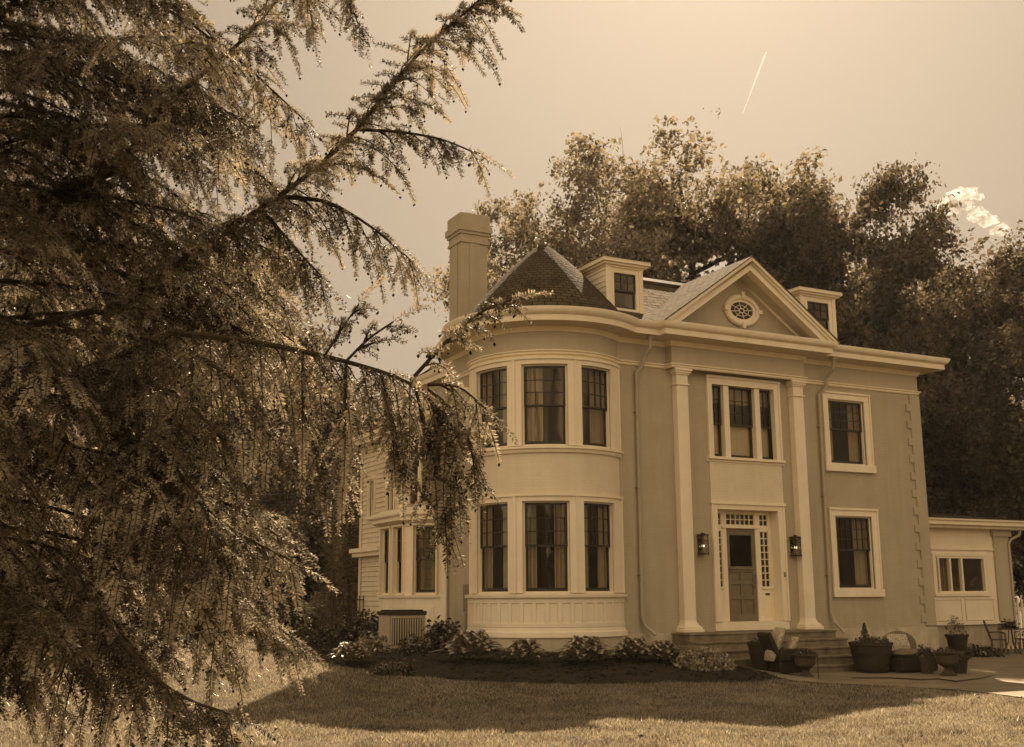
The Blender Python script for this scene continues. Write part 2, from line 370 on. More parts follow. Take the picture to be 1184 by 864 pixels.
def plane_map(x, y, ang):
    """u along direction ang (deg from +X), outward normal to its right"""
    c, s = math.cos(R_(ang)), math.sin(R_(ang))
    return lambda u, d, z: (x+u*c+d*s, y+u*s-d*c, z)

house = empty('house', (17.5, 22, 0)); HL = Vector((17.5, 22, 0))
tag(house, 'large tan painted brick house with round corner turret, pediment and white trim', 'house')
def part(mb, name, m, parent=None, **k):
    o = mb.build(name, m, None, **k)
    p = parent or house
    o.parent = p; o.matrix_parent_inverse = Matrix.Translation(-HL)
    return o
def sub(mb, name, m, parent, **k):
    o = mb.build(name, m, None, **k); o.parent = parent; return o

def holes_wall(mb, u0, u1, z0, z1, holes, mp, th=.26, n_per=None):
    us = sorted(set([u0, u1]+[h[0] for h in holes]+[h[1] for h in holes])); zs = sorted(set([z0, z1]+[h[2] for h in holes]+[h[3] for h in holes]))
    us = [u for u in us if u0 <= u <= u1]
    for a, c in zip(us[:-1], us[1:]):
        n = max(1, int((c-a)*n_per)) if n_per else 1
        run = None
        for e, f in zip(zs[:-1], zs[1:]):
            um, zm = (a+c)/2, (e+f)/2
            inside = any(h[0] < um < h[1] and h[2] < zm < h[3] for h in holes)
            if inside:
                if run: mb.box(a, c, -th, 0, run[0], run[1], mp, n); run = None
            else: run = (run[0], f) if run else (e, f)
        if run: mb.box(a, c, -th, 0, run[0], run[1], mp, n)

def sash_window(parent, mp, u0, u1, z0, z1, meet, cols, rows, n=1, case=(.18, .18, .2, .12), both=False, curtain='pair', sill=True, as_sub=False, mull=None, light=M['trim'], blind=None, seed=0):
    """a double-hung window in opening u0..u1,z0..z1: casing > sash, pane, curtain"""
    rd = random.Random(seed)
    wl, wr, wt, wb = case
    c = MB()
    if wl: c.box(u0-wl, u0, -.03, .045, z0-.0, z1, mp, 2 if n > 1 else 1)
    if wr: c.box(u1, u1+wr, -.03, .045, z0-.0, z1, mp, 2 if n > 1 else 1)
    c.box(u0-wl, u1+wr, -.03, .048, z1, z1+wt, mp, n+4 if n > 1 else 1)
    if wl: c.box(u0-wl-.0, u0-wl+.045, .045, .075, z0, z1+wt-.05, mp, 1)
    if wr: c.box(u1+wr-.045, u1+wr, .045, .075, z0, z1+wt-.05, mp, 1)
    c.box(u0-wl-.012, u1+wr+.012, .0475, .085, z1+wt-.05, z1+wt+.004, mp, n+4 if n > 1 else 1)
    c.box(u0-.002, u0+.03, -.2, -.031, z0, z1, mp); c.box(u1-.03, u1+.002, -.2, -.031, z0, z1, mp)
    c.box(u0+.03, u1-.03, -.2, -.0315, z1-.03, z1+.002, mp, n)
    c.box(u0+.03, u1-.03, -.2, -.0325, z0-.002, z0+.035, mp, n)
    if sill: c.box(u0-wl-.03, u1+wr+.03, -.03, .1, z0-wb, z0-.002, mp, n+4 if n > 1 else 1)
    w = sub(c, 'window', light, parent, bevel=.006) if as_sub else part(c, 'window', light, parent if parent is not house else None, bevel=.006)
    a0, a1, b0, b1 = u0+.03, u1-.03, z0+.035, z1-.03
    s = MB(); fr = .048
    for (e, f, d0, div) in ((meet-.022, b1, -.10, True), (b0, meet+.022, -.145, both)):
        d1 = d0+.04
        s.box(a0, a0+fr, d0, d1, e, f, mp); s.box(a1-fr, a1, d0, d1, e, f, mp)
        s.box(a0+fr, a1-fr, d0, d1-.001, f-.044, f, mp, n); s.box(a0+fr, a1-fr, d0, d1-.001, e, e+(.044 if div is True and d0 > -.12 else .075), mp, n)
        if div:
            for i in range(1, cols):
                u = a0+fr+(a1-a0-2*fr)*i/cols; s.box(u-.010, u+.010, d0+.008, d1-.004, e+.044, f-.044, mp)
            for j in range(1, rows):
                z = e+.044+(f-e-.088)*j/rows; s.box(a0+fr, a1-fr, d0+.01, d1-.006, z-.010, z+.010, mp, n)
    g = MB()
    for e, f, d0 in ((meet, b1, -.082), (b0, meet, -.127)):
        g.grid([[mp(a0+.02+(a1-a0-.04)*i/n, d0, z) for z in (e+.01, f-.01)] for i in range(n+1)])
    kids = [(s, 'sash', M['sash']), (g, 'pane', M['glass'])]
    if curtain:
        q = MB(); W = a1-a0
        if curtain == 'pair': spans = [(a0-.05, a0+W*rd.uniform(.22, .36)), (a1-W*rd.uniform(.22, .36), a1+.05)]
        elif curtain == 'left': spans = [(a0-.05, a0+W*.45)]
        elif curtain == 'right': spans = [(a1-W*.5, a1+.05)]
        else: spans = [(a0-.05, a1+.05)]
        for c0, c1 in spans:
            k = max(8, int((c1-c0)*60)); ph = rd.uniform(0, 6)
            q.grid([[mp(c0+(c1-c0)*i/k, -.24-.03*math.sin(i*.95+ph)-.015*math.sin(i*.37), z) for z in (b0-.1, (b0+b1)/2, b1+.1)] for i in range(k+1)])
        kids.append((q, 'curtain', M['curtain']))
    if blind:
        q = MB(); q.grid([[mp(u, -.19, z) for z in blind] for u in (a0-.04, a1+.04)])
        kids.append((q, 'blind', M['blind']))
    if not as_sub:
        for mb, nm, m in kids:
            o = sub(mb, nm, m, w, smooth=nm != 'sash')
    return w, kids

# walls --------------------------------------------------------------
H_low, H_top = .85, 7.66
WR = [(20.86, 22.13, 1.86, 3.72), (20.85, 22.12, 5.07, 6.78)]
TRI = (16.93, 19.17, 5.06, 7.06)
DOOR = (16.93, 19.15, .90, 3.92)
b = MB()
jx = CX+math.sqrt(TR**2-(CY-FY)**2)
holes_wall(b, jx, RX, H_low, H_top, WR+[TRI, DOOR], front)
b.box(RX-.26, RX, FY+.26, BK, H_low, H_top)
b.box(SX, SX+.26, 24.57, 26.1, .3, H_top); b.box(SX+.26, SXB+.26, 25.84, 26.1, .3, H_top); b.box(SXB, SXB+.26, 26.1, BK, .3, H_top)
b.box(SXB+.26, RX-.26, BK-.26, BK, .3, H_top)
part(b, 'wall', M['brick'])
# turret wall: dark-tan lower jambs are trim; spandrel and frieze
dg = lambda a: R_(a)*TR
TW = [(dg(-88.8), dg(-57.8), -73.3), (dg(-45.0), dg(-14.0), -29.5), (dg(-1.6), dg(25.6), 12.0)]
ph0 = -(math.pi-math.asin((CX-SX)/TR)); ph1 = math.acos((CY-FY)/TR)
hl = [(a-.03, c+.03, 1.80, 3.80) for a, c, _ in TW]+[(a-.03, c+.03, 5.04, 6.90) for a, c, _ in TW]
b = MB(); holes_wall(b, ph0*TR, ph1*TR, .4, H_top, hl, turret, .22, 16)
part(b, 'turret_wall', M['lightbrick'])
# tan end strips of the turret beyond the window band
b = MB(); b.grid([[turret(u, .006, z) for z in (3.9, 7.1)] for u in np.linspace(ph0*TR, dg(-100), 12)])
part(b, 'turret_wall', M['brick'])
# frieze, mouldings, cornice as one swept line round the whole house
b = MB(); b.grid(loft([(-.02, 7.20), (.02, 7.20), (.02, 7.70), (-.02, 7.74)]))
part(b, 'frieze', M['frieze'])
b = MB(); b.grid(loft([(0, 7.12), (.03, 7.125), (.05, 7.15), (.05, 7.18), (.085, 7.20), (.085, 7.225), (.02, 7.24)]))
part(b, 'moulding', M['trim'])
b = MB(); b.grid(loft([(.015, 7.66), (.05, 7.66), (.06, 7.70), (.10, 7.755), (.10, 7.77)]))
part(b, 'moulding', M['trim'])
b = MB(); b.grid(loft([(.08, 7.765), (.52, 7.83)]))
part(b, 'soffit', M['soffit'])
b = MB(); b.grid(loft([(.515, 7.86), (.515, 7.80), (.55, 7.80), (.55, 7.93), (.575, 7.945), (.60, 7.955), (.64, 8.0), (.665, 8.07), (.665, 8.10), (.62, 8.10), (.60, 8.06), (.40, 8.07)]))
part(b, 'cornice', M['trim'])
# foundation
b = MB(); b.grid(loft([(-.05, .88), (.05, .87), (.06, .85), (.06, -.3)], block=False))
part(b, 'foundation', M['found'])
b = MB()
# turret trim: sills, heads, panelled apron
def ring(mb, prof, a0=-110, a1=41.5):
    us = np.linspace(dg(a0), dg(a1), 64)
    mb.grid([[turret(u, d, z) for u in us] for d, z in prof])
ring(b, [(0, 4.88), (.05, 4.885), (.07, 4.92), (.07, 4.96), (.12, 4.97), (.12, 5.02), (-.02, 5.035)])
part(b, 'sill', M['trim'])
b = MB(); ring(b, [(0, 1.66), (.05, 1.665), (.06, 1.69), (.11, 1.70), (.12, 1.74), (.12, 1.765), (-.02, 1.78)])
part(b, 'sill', M['trim'])
b = MB(); ring(b, [(.0, 7.02), (.03, 7.03), (.04, 7.10), (.07, 7.12), (.0, 7.13)])
part(b, 'moulding', M['trim'])
b = MB(); ring(b, [(.0, 1.68), (.028, 1.68), (.028, 1.06), (.05, 1.05), (.06, .98), (.09, .96), (.10, .845), (.05, .835)])
k = 17
for i in range(k):         # raised frame round recessed little panels
    u0 = dg(-108+148*i/k); u1 = dg(-108+148*(i+1)/k)
    b.box(u0-.045, u0+.045, .028, .05, 1.155, 1.60, turret, 2)
b.box(dg(-110), dg(41), .028, .0505, 1.06, 1.16, turret, 60)
b.box(dg(-110), dg(41), .028, .0505, 1.58, 1.665, turret, 60)
part(b, 'apron_panel', M['trim'], bevel=.006)
# turret window casings as wide curved trim
for (a, c, _), i in zip(TW, range(3)):
    nxt = [.22, .2, .22][i]
    for z0, z1, mt, low in ((5.04, 6.90, 5.96, False), (1.80, 3.80, 2.83, True)):
        wl, wr = [(.34, .175), (.19, .19), (.19, .30)][i]
        if i == 2: wr = ph1*TR-c-.03-.02
        cur = ['pair', 'left' if not low else 'pair', 'right' if not low else 'pair'][i]
        bl = None
        if not low and i == 1: bl = (5.0, 6.0)
        sash_window(house, turret, a-.03, c+.03, z0, z1, mt, 4, 3, n=10, case=(wl, wr, .16, .02), sill=False, curtain=cur if not bl else 'left', seed=i*2+low)
# centre: panel over door, triple window, door
b = MB(); b.box(16.92, 19.18, .002, .03, 3.93, 5.05, front)
part(b, 'panel', M['lightbrick'])
c = MB()
c.box(16.90, 17.06, -.1, .06, 5.06, 7.07, front); c.box(19.02, 19.20, -.1, .06, 5.06, 7.07, front)
c.box(17.06, 19.02, -.1, .0615, 6.86, 7.07, front)
c.box(16.86, 19.24, -.1, .12, 4.99, 5.058, front); c.box(16.84, 19.26, .0, .05, 4.93, 4.988, front)
c.box(16.88, 19.22, .062, .095, 7.02, 7.085, front)
c.box(16.90, 16.955, .06, .085, 5.06, 7.02, front); c.box(19.145, 19.20, .06, .085, 5.06, 7.02, front)
c.box(17.44, 17.60, -.2, .02, 5.06, 6.86, front); c.box(18.42, 18.58, -.2, .02, 5.06, 6.86, front)
c.box(17.06, 19.02, -.25, -.101, 6.86, 7.02, front)
tri = part(c, 'window', M['trim'], bevel=.006)
for u0, u1, cols in ((17.06, 17.44, 2), (17.60, 18.42, 3), (18.58, 19.02, 2)):
    _, kids = None, None
    s = MB(); g = MB(); fr = .05
    for e, f, d0, div in ((5.88, 6.85, -.14, True), (5.07, 5.93, -.185, False)):
        s.box(u0, u0+fr, d0, d0+.04, e, f, front); s.box(u1-fr, u1, d0, d0+.04, e, f, front)
        s.box(u0+fr, u1-fr, d0, d0+.039, f-.045, f, front); s.box(u0+fr, u1-fr, d0, d0+.039, e, e+(.045 if div else .08), front)
        if div:
            for i in range(1, cols):
                u = u0+fr+(u1-u0-2*fr)*i/cols; s.box(u-.010, u+.010, d0+.008, d0+.035, e+.045, f-.045, front)
            for j in range(1, 3):
                z = e+.045+(f-e-.09)*j/3; s.box(u0+fr, u1-fr, d0+.01, d0+.034, z-.010, z+.010, front)
        g.grid([[front(u, d0+.015, z) for z in (e+.01, f-.01)] for u in (u0+.02, u1-.02)])
    sub(s, 'sash', M['sash'], tri, smooth=False); sub(g, 'pane', M['glass'], tri)
    q = MB(); q.grid([[front(u, -.225-.004*math.sin(u*40), z) for z in (5.0, 5.55, 5.9)] for u in np.linspace(u0-.02, u1+.02, 24)])
    sub(q, 'blind', M['blind'], tri)
    q = MB(); q.grid([[front(u, -.25-.02*math.sin(u*55), z) for z in (6.45, 7.0)] for u in np.linspace(u0-.02, u1+.02, 24)])
    sub(q, 'curtain', M['curtain'], tri)
# right-hand windows
for (u0, u1, z0, z1), mt, cur, bl in zip(WR, (2.86, 6.0), ('pair', 'pair'), (None, (5.0, 5.9))):
    sash_window(house, front, u0, u1, z0, z1, mt, 5 if bl else 6, 3, case=(.2, .21, .2, .2), curtain=cur, blind=None, seed=int(z0*10))
# door group ------------------------------------------------------------
c = MB()
c.box(16.91, 17.09, -.26, .05, 1.10, 3.92, front); c.box(18.97, 19.17, -.26, .05, 1.10, 3.92, front)
c.box(17.09, 18.97, -.26, .051, 3.78, 3.92, front); c.box(16.88, 19.20, .02, .095, 3.90, 3.97, front)
c.box(16.91, 16.96, .05, .075, 1.10, 3.90, front); c.box(19.12, 19.17, .05, .075, 1.10, 3.90, front)
c.box(16.91, 19.17, -.34, .03, .895, 1.098, front)
y0, y1 = -.32, -.25
for e, f in ((17.09, 17.14), (17.42, 17.56), (18.46, 18.60), (18.88, 18.97)): c.box(e, f, y0, y1, 1.1, 3.78, front)
for e, f in ((17.14, 17.42), (18.60, 18.88)):
    c.box(e, f, y0, y1-.002, 1.10, 1.92, front); c.box(e, f, y0, y1-.002, 3.28, 3.42, front); c.box(e, f, y0, y1-.002, 3.70, 3.78, front)
    c.box(e+.04, f-.04, y1-.002, y1+.008, 1.2, 1.80, front); c.box(e-.02, f+.02, y1-.002, y1+.035, 1.87, 1.93, front)
c.box(17.56, 18.46, y0, y1-.002, 3.34, 3.43, front); c.box(17.56, 18.46, y0, y1-.002, 3.70, 3.78, front)
c.box(17.42, 18.60, y1-.001, y1+.03, 3.345, 3.40, front)
def muntins(u0, u1, z0, z1, cols, rows, t=.022):
    c.box(u0, u0+.02, y0+.015, y1-.01, z0, z1, front); c.box(u1-.02, u1, y0+.015, y1-.01, z0, z1, front)
    for i in range(1, cols):
        u = u0+.02+(u1-u0-.04)*i/cols; c.box(u-t/2, u+t/2, y0+.015, y1-.012, z0, z1, front)
    for j in range(rows+1):
        z = z0+(z1-z0)*j/rows; c.box(u0+.02, u1-.02, y0+.017, y1-.014, max(z0, z-t/2), min(z1, z+t/2), front)
for e, f in ((17.14, 17.42), (18.60, 18.88)):
    muntins(e, f, 1.92, 3.28, 2, 8); muntins(e, f, 3.42, 3.70, 2, 2)
muntins(17.56, 18.46, 3.43, 3.70, 6, 2)
df = part(c, 'door_frame', M['trim'], bevel=.004)
g = MB()
for e, f, z0, z1 in ((17.14, 17.42, 1.92, 3.28), (18.60, 18.88, 1.92, 3.28), (17.14, 17.42, 3.42, 3.70), (18.60, 18.88, 3.42, 3.70), (17.56, 18.46, 3.43, 3.70)):
    g.box(e, f, -.3, -.298, z0, z1, front)
sub(g, 'pane', M['glass'], df)
d = MB(); yd0, yd1 = -.335, -.285
d.box(17.56, 17.67, yd0, yd1, 1.1, 3.34, front); d.box(18.35, 18.46, yd0, yd1, 1.1, 3.34, front)
for e, f in ((1.1, 1.28), (1.62, 1.72), (1.98, 2.06), (2.28, 2.42), (3.18, 3.34)): d.box(17.67, 18.35, yd0, yd1-.001, e, f, front)
d.box(17.96, 18.06, yd0, yd1-.0015, 1.28, 2.28, front)
d.box(17.67, 18.35, yd0, yd1-.03, 1.25, 2.4, front)
d.box(17.62, 18.40, yd1-.002, yd1+.02, 2.34, 2.38, front)
door = part(d, 'door', M['door'], bevel=.005)
g = MB(); g.box(17.67, 18.35, yd0+.02, yd0+.024, 2.42, 3.18, front); sub(g, 'pane', M['doorglass'], door)
g = MB(); g.tube([front(18.40, yd1, 2.02), front(18.40, yd1+.06, 2.02), front(18.40, yd1+.06, 2.2), front(18.40, yd1, 2.2)], .012); g.revolve([(0, 0), (.02, .0), (.026, .02), (.0, .04)], front(18.40, yd1+.04, 1.92)); sub(g, 'handle', M['brass'], door)
g = MB(); g.box(18.68, 18.82, y1-.001, y1+.014, 1.72, 1.77, front); sub(g, 'mail_slot', M['metal'], df)
g = MB(); g.box(19.05, 19.10, .05, .065, 2.16, 2.28, front); g.revolve([(0, .03), (.015, .025), (.018, 0)], front(19.075, .06, 2.2)); sub(g, 'doorbell', M['brass'], df)
# pilasters
for cx in (16.06, 19.70):
    b = MB(); w = .165
    b.box(cx-w, cx+w, .001, .2, 1.16, 6.72, front)
    b.box(cx-w-.03, cx+w+.03, .001, .235, 6.72, 6.76, front)
    b.box(cx-w+.0, cx+w-.0, .001, .2015, 6.76, 6.98, front)
    for i, (e, f) in enumerate(((6.98, 7.02), (7.02, 7.07), (7.07, 7.125))): b.box(cx-w-.03-.03*i, cx+w+.03+.03*i, .001, .23+.03*i, e, f, front)
    P = [(.0, 1.16), (.015, 1.10), (.05, 1.04), (.10, 1.00), (.10, .96), (.13, .955), (.13, .89)]
    b.grid([[front(cx-w-o, .001, z), front(cx-w-o, .2+o, z), front(cx+w+o, .2+o, z), front(cx+w+o, .001, z)] if 1 else 0 for o, z in P])
    part(b, 'pilaster', M['trim'], bevel=.004)
# corner quoins
b = MB(); b.box(23.84, RX+.042, .001, .044, .90, 7.10, front); b.box(FY, FY+.36, -RX-.042, -RX-.001, .90, 7.10, lambda y, d, zz: (-d, y, zz))
z = 1.0
while z < 6.95: b.box(23.69, 23.841, .001, .0435, z, z+.21, front); z += .47
part(b, 'quoin', M['brick'], bevel=.008)
# downspouts
def downspout(pts, r=.045):
    b = MB(); b.tube(pts, r, 10)
    for z in (2.2, 4.2, 6.0):
        x = np.interp(z, [pts[-3][2], pts[-4][2]], [pts[-3][0], pts[-4][0]]); b.box(x-.07, x+.07, .0, .12, z, z+.03, front)
    b.box(pts[0][0]-.07, pts[0][0]+.07, FY-pts[0][1]-.07, FY-pts[0][1]+.07, pts[0][2]-.02, pts[0][2]+.13, front)
    part(b, 'downspout', M['spout'])
downspout([(15.02, 21.6, 7.76), (15.02, 21.62, 7.5), (14.97, 21.80, 7.32), (14.93, 21.84, 7.1), (14.82, 21.92, 6.95), (14.80, 21.93, 1.25), (14.84, 21.88, 1.05), (15.0, 21.7, .85)])
downspout([(20.75, 21.55, 7.76), (20.75, 21.60, 7.5), (20.75, 21.85, 7.30), (20.73, 21.86, 7.05), (20.52, 21.92, 6.85), (20.50, 21.93, 1.3), (20.54, 21.86, 1.05), (20.66, 21.66, .78)])

# pediment -------------------------------------------------------------
PX, PZ0, PZ1, PYW = 17.80, 8.11, 9.99, FY-BP
HW = 2.66
def ped(u, w, h): return (u, PYW-h, w)
b = MB(); b.prism([(PX-HW+.25, PZ0-.05), (PX+HW-.25, PZ0-.05), (PX, PZ1-.16)], -.2, 0, ped)
part(b, 'pediment', M['frieze'])
b = MB(); sl = (PZ1-PZ0)/HW; nrm = math.sqrt(1+sl*sl)
def rake(mb, off0, off1, h0, h1):
    """band between two lines parallel to the slopes (perpendicular offsets below the top line)"""
    for sgn in (-1, 1):
        def P(t, off):  # t 0 eave..1 peak
            return (PX+sgn*HW*(1-t), PZ0+(PZ1-PZ0)*t-off*nrm)
        zb = PZ0-.01
        pts = []
        def eave(off):
            x = HW-(zb-(PZ0-off*nrm))/sl if True else 0
            return (PX+sgn*x, zb)
        q = [eave(off0), P(1, off0), P(1, off1), eave(off1)]
        if sgn < 0: q = q[::-1]
        mb.prism(q, h0, h1, ped)
rake(b, 0, .07, .40, .68); rake(b, .07, .13, .41, .63); rake(b, .13, .26, .35, .58)
part(b, 'raking_cornice', M['trim'])
b = MB(); rake(b, .20, .262, -.05, .36); part(b, 'soffit', M['soffit'])
b = MB(); rake(b, .26, .33, -.05, .06); part(b, 'moulding', M['trim'])
def roof_uv(axis):
    def f(co, p):
        return (co.x if axis == 'x' else co.y, co.z*1.7)
    return f
b = MB()
for sgn in (-1, 1):
    b.add([(PX, PYW-.70, PZ1+.03), (PX+sgn*(HW+.06), PYW-.70, PZ0-.01), (PX+sgn*(HW+.06), 24.3, PZ0-.01), (PX, 24.3, PZ1+.03),
           (PX, PYW-.70, PZ1-.0), (PX+sgn*(HW+.04), PYW-.70, PZ0-.03), (PX+sgn*(HW+.04), 24.3, PZ0-.03), (PX, 24.3, PZ1)],
          [(0, 1, 2, 3), (4, 5, 6, 7), (0, 1, 5, 4)])
part(b, 'roof', M['roof'], uv=roof_uv('y'))
# oval window
OX, OZ = 17.92, 8.77
def oval(mb, rings, h):
    n = 40
    mb.grid([[ (OX+a*math.cos(2*math.pi*i/n), PYW-hh, OZ+bb*math.sin(2*math.pi*i/n)) for a, bb, hh in rings] for i in range(n)], True)
b = MB(); oval(b, [(.56, .42, 0), (.56, .42, .06), (.52, .38, .10), (.44, .30, .10), (.42, .28, .05), (.36, .225, .05), (.355, .22, 0)], 0)
for dx, dz in ((.53, 0), (-.53, 0), (0, .40), (0, -.40)):
    b.box(OX+dx-(.06 if dx else .045), OX+dx+(.06 if dx else .045), BP, BP+.13, OZ+dz-(.05 if dx else .075), OZ+dz+(.05 if dx else .075), front)
ow = part(b, 'window', M['trim'])
b = MB(); n = 40
b.add([(OX+.37*math.cos(2*math.pi*i/n), PYW-.012, OZ+.235*math.sin(2*math.pi*i/n)) for i in range(n)], [tuple(range(n))]); sub(b, 'pane', M['sash'], ow)
b = MB()
for k in range(8):
    a = math.pi*k/4+.2; b.tube([(OX+.07*math.cos(a), PYW-.03, OZ+.05*math.sin(a)), (OX+.35*math.cos(a), PYW-.03, OZ+.215*math.sin(a))], .011, 6)
b.tube([(OX+.075*math.cos(2*math.pi*i/16), PYW-.03, OZ+.055*math.sin(2*math.pi*i/16)) for i in range(17)], .013, 6, False)
b.tube([(OX+.22*math.cos(2*math.pi*i/24), PYW-.03, OZ+.14*math.sin(2*math.pi*i/24)) for i in range(25)], .008, 6, False)
sub(b, 'sash', M['trim'], ow)

# main roof -----------------------------------------------------------------
EV, ZE, SLP, DK = .62, 8.06, .70, 2.62
x0, x1, y0_, y1_ = SXB-.3, RX+EV, FY-EV, BK+EV
zt = ZE+SLP*DK; XE = 20.75
b = MB()
F0, F1, D0_, D1_ = (14.2, y0_, ZE), (XE, y0_, ZE), (XE, y0_+DK, zt), (15.0, y0_+DK, zt)
b.add([F0, F1, D0_, D1_, (CX+.2, CY+.3, ZE+SLP*(CY-y0_)*.93)], [(0, 1, 2, 3, 4)])
b.add([D1_, D0_, (XE, y1_-DK, zt), (15.0, y1_-DK, zt)], [(0, 1, 2, 3)])
b.add([D1_, (15.0, y1_-DK, zt), (x0, y1_-1, ZE), (x0, 25.9, ZE), (CX+.2, CY+.3, ZE+SLP*(CY-y0_)*.93)], [(0, 1, 2, 3, 4)])
b.add([(15.0, y1_-DK, zt), (XE, y1_-DK, zt), (x1, y1_, ZE), (x0, y1_, ZE)], [(0, 1, 2, 3)])
# low right-hand hip and the steep end above it
b.add([F1, (x1, y0_, ZE), (21.9, y0_+2.1, ZE+.62), (XE, y0_+2.1, ZE+.62)], [(0, 1, 2, 3)])
b.add([(x1, y0_, ZE), (x1, y1_, ZE), (21.9, y1_-2.1, ZE+.62), (21.9, y0_+2.1, ZE+.62)], [(0, 1, 2, 3)])
b.add([(XE, y0_+2.1, ZE+.62), (21.9, y0_+2.1, ZE+.62), (21.9, y1_-2.1, ZE+.62), (XE, y1_-DK, zt), (XE, y0_+DK, zt)], [(0, 1, 2, 3, 4)])
hi = [(15.0, y0_+DK, zt), (XE, y0_+DK, zt), (XE, y1_-DK, zt), (15.0, y1_-DK, zt)]
def main_uv(co, p):
    return (co.x if abs(p.normal.y) > abs(p.normal.x) else co.y, co.z*1.74)
part(b, 'roof', M['roof'], uv=main_uv)
b = MB()
hi2 = hi+[hi[0]]
for p, q in zip(hi2[:-1], hi2[1:]):
    b.tube([(p[0], p[1], p[2]+.05), (q[0], q[1], q[2]+.05)], .11, 4)
part(b, 'ridge_trim', M['lead'])
# ceiling closes the house
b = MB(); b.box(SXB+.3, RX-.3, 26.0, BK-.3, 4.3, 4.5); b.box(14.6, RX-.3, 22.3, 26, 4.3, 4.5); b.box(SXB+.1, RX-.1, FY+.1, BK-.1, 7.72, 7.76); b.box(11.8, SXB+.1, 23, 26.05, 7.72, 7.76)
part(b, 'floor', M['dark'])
b = MB(); b.box(14.75, RX-.3, 23.5, 23.56, .5, 7.7); part(b, 'shade_backing', M['dark'])  # unseen dark walls added behind the windows to keep the rooms dark
b = MB(); b.grid([[turret(u, -.95, z) for z in (.4, 7.7)] for u in np.linspace(ph0*TR, ph1*TR, 30)]); part(b, 'shade_backing', M['dark'])
# cone
prof = [(2.18, 8.07), (1.98, 8.32), (1.74, 8.61), (1.45, 8.94), (1.13, 9.30), (.79, 9.66), (.47, 9.97), (.23, 10.18), (.10, 10.27)]
b = MB(); b.revolve(prof, (CX, CY, 0), 96)
def cone_uv(co, p):
    a = math.atan2(co.y-CY, co.x-CX); r = math.hypot(co.x-CX, co.y-CY)
    ca = math.atan2(p.center.y-CY, p.center.x-CX)
    while a-ca > math.pi: a -= 2*math.pi
    while a-ca < -math.pi: a += 2*math.pi
    return (a*1.4, math.hypot(2.46-r, co.z-8.06))
cone = part(b, 'turret_roof', M['slate'], uv=cone_uv)
b = MB(); b.revolve([(0, 10.52), (.025, 10.47), (.03, 10.42), (.06, 10.38), (.06, 10.34), (.12, 10.31), (.16, 10.20), (.15, 10.18)], (CX, CY, 0), 16); sub(b, 'finial', M['lead'], cone)
# dormers
def dormer(xa, xb, ga, gb, yf, zb=8.3, ze=9.56, cols=3):
    b = MB(); t = .1
    w0, w1 = ga-.06, gb+.06
    hol = [(ga, gb, 8.56, 9.44)]
    holes_wall(b, xa, xb, zb, ze, hol, lambda u, d, z: (u, yf-d, z), .12)
    b.box(xa, xa+t, yf+.12, 25.2, zb, ze); b.box(xb-t, xb, yf+.12, 25.2, zb, ze)
    for k in range(8):       # side boards
        z = 8.5+.14*k
        b.add([(xa-.004, yf+.02, z), (xa-.022, yf+.02, z+.004), (xa-.004, yf+.02, z+.135), (xa-.004, 25, z), (xa-.022, 25, z+.004), (xa-.004, 25, z+.135)], [(0, 1, 2), (3, 5, 4), (0, 3, 4, 1), (1, 4, 5, 2)])
    b.box(xa-.025, xa+.09, -(yf)+.0, -(yf)+.03, zb, ze, lambda u, d, z: (u, -d, z)); b.box(xb-.09, xb+.025, -yf, -yf+.03, zb, ze, lambda u, d, z: (u, -d, z))
    dm = part(b, 'dormer', M['trim'], bevel=.004)
    b = MB(); o1, o2 = .10, .18
    for o, z0, z1 in ((.04, ze, ze+.05), (.11, ze+.05, ze+.10), (.17, ze+.10, ze+.20)):
        b.box(xa-o, xb+o, yf-o, 25.6, z0, z1)
    sub(b, 'cornice', M['trim'], dm, bevel=.004)
    o = .19; xm = (xa+xb)/2; hw = (xb-xa)/2+o
    b = MB(); z0, z1 = ze+.195, ze+.40
    b.add([(xa-o, yf-o, z0), (xb+o, yf-o, z0), (xb+o, 25.8, z0), (xa-o, 25.8, z0), (xm, yf-o+hw, z1), (xm, 25.8, z1)], [(0, 1, 4), (1, 2, 5, 4), (3, 0, 4, 5), (2, 3, 5)])
    sub(b, 'roof', M['roof'], dm, uv=lambda co, p: (co.x+co.y, co.z*3))
    c = MB(); f = lambda u, d, z: (u, yf-d, z)
    sa, sb_ = ga, gb
    for e, g_, d0 in ((8.98, 9.44, -.06), (8.56, 9.0, -.10)):
        c.box(sa, sa+.04, d0, d0+.04, e, g_, f); c.box(sb_-.04, sb_, d0, d0+.04, e, g_, f); c.box(sa+.04, sb_-.04, d0, d0+.039, g_-.04, g_, f); c.box(sa+.04, sb_-.04, d0, d0+.039, e, e+.05, f)
    for i in range(1, cols): u = sa+.04+(sb_-sa-.08)*i/cols; c.box(u-.009, u+.009, -.052, -.024, 9.02, 9.4, f)
    for z in (9.22,): c.box(sa+.04, sb_-.04, -.05, -.026, z-.009, z+.009, f)
    sub(c, 'sash', M['sash'], dm, smooth=False)
    g = MB(); g.grid([[f(u, -.045, z) for z in (9.0, 9.42)] for u in (sa+.02, sb_-.02)]); g.grid([[f(u, -.085, z) for z in (8.58, 8.98)] for u in (sa+.02, sb_-.02)])
    sub(g, 'pane', M['glass'], dm)
    g = MB(); g.grid([[f(u, -.6, z) for z in (8.3, 9.55)] for u in (xa+.1, xb-.1)]); sub(g, 'shade_sheet', M['dark'], dm)  # dark sheet behind the panes stands in for the unlit inside
dormer(14.18, 15.20, 14.40, 15.03, 22.15)
dormer(20.28, 21.46, 20.52, 21.26, 22.15)
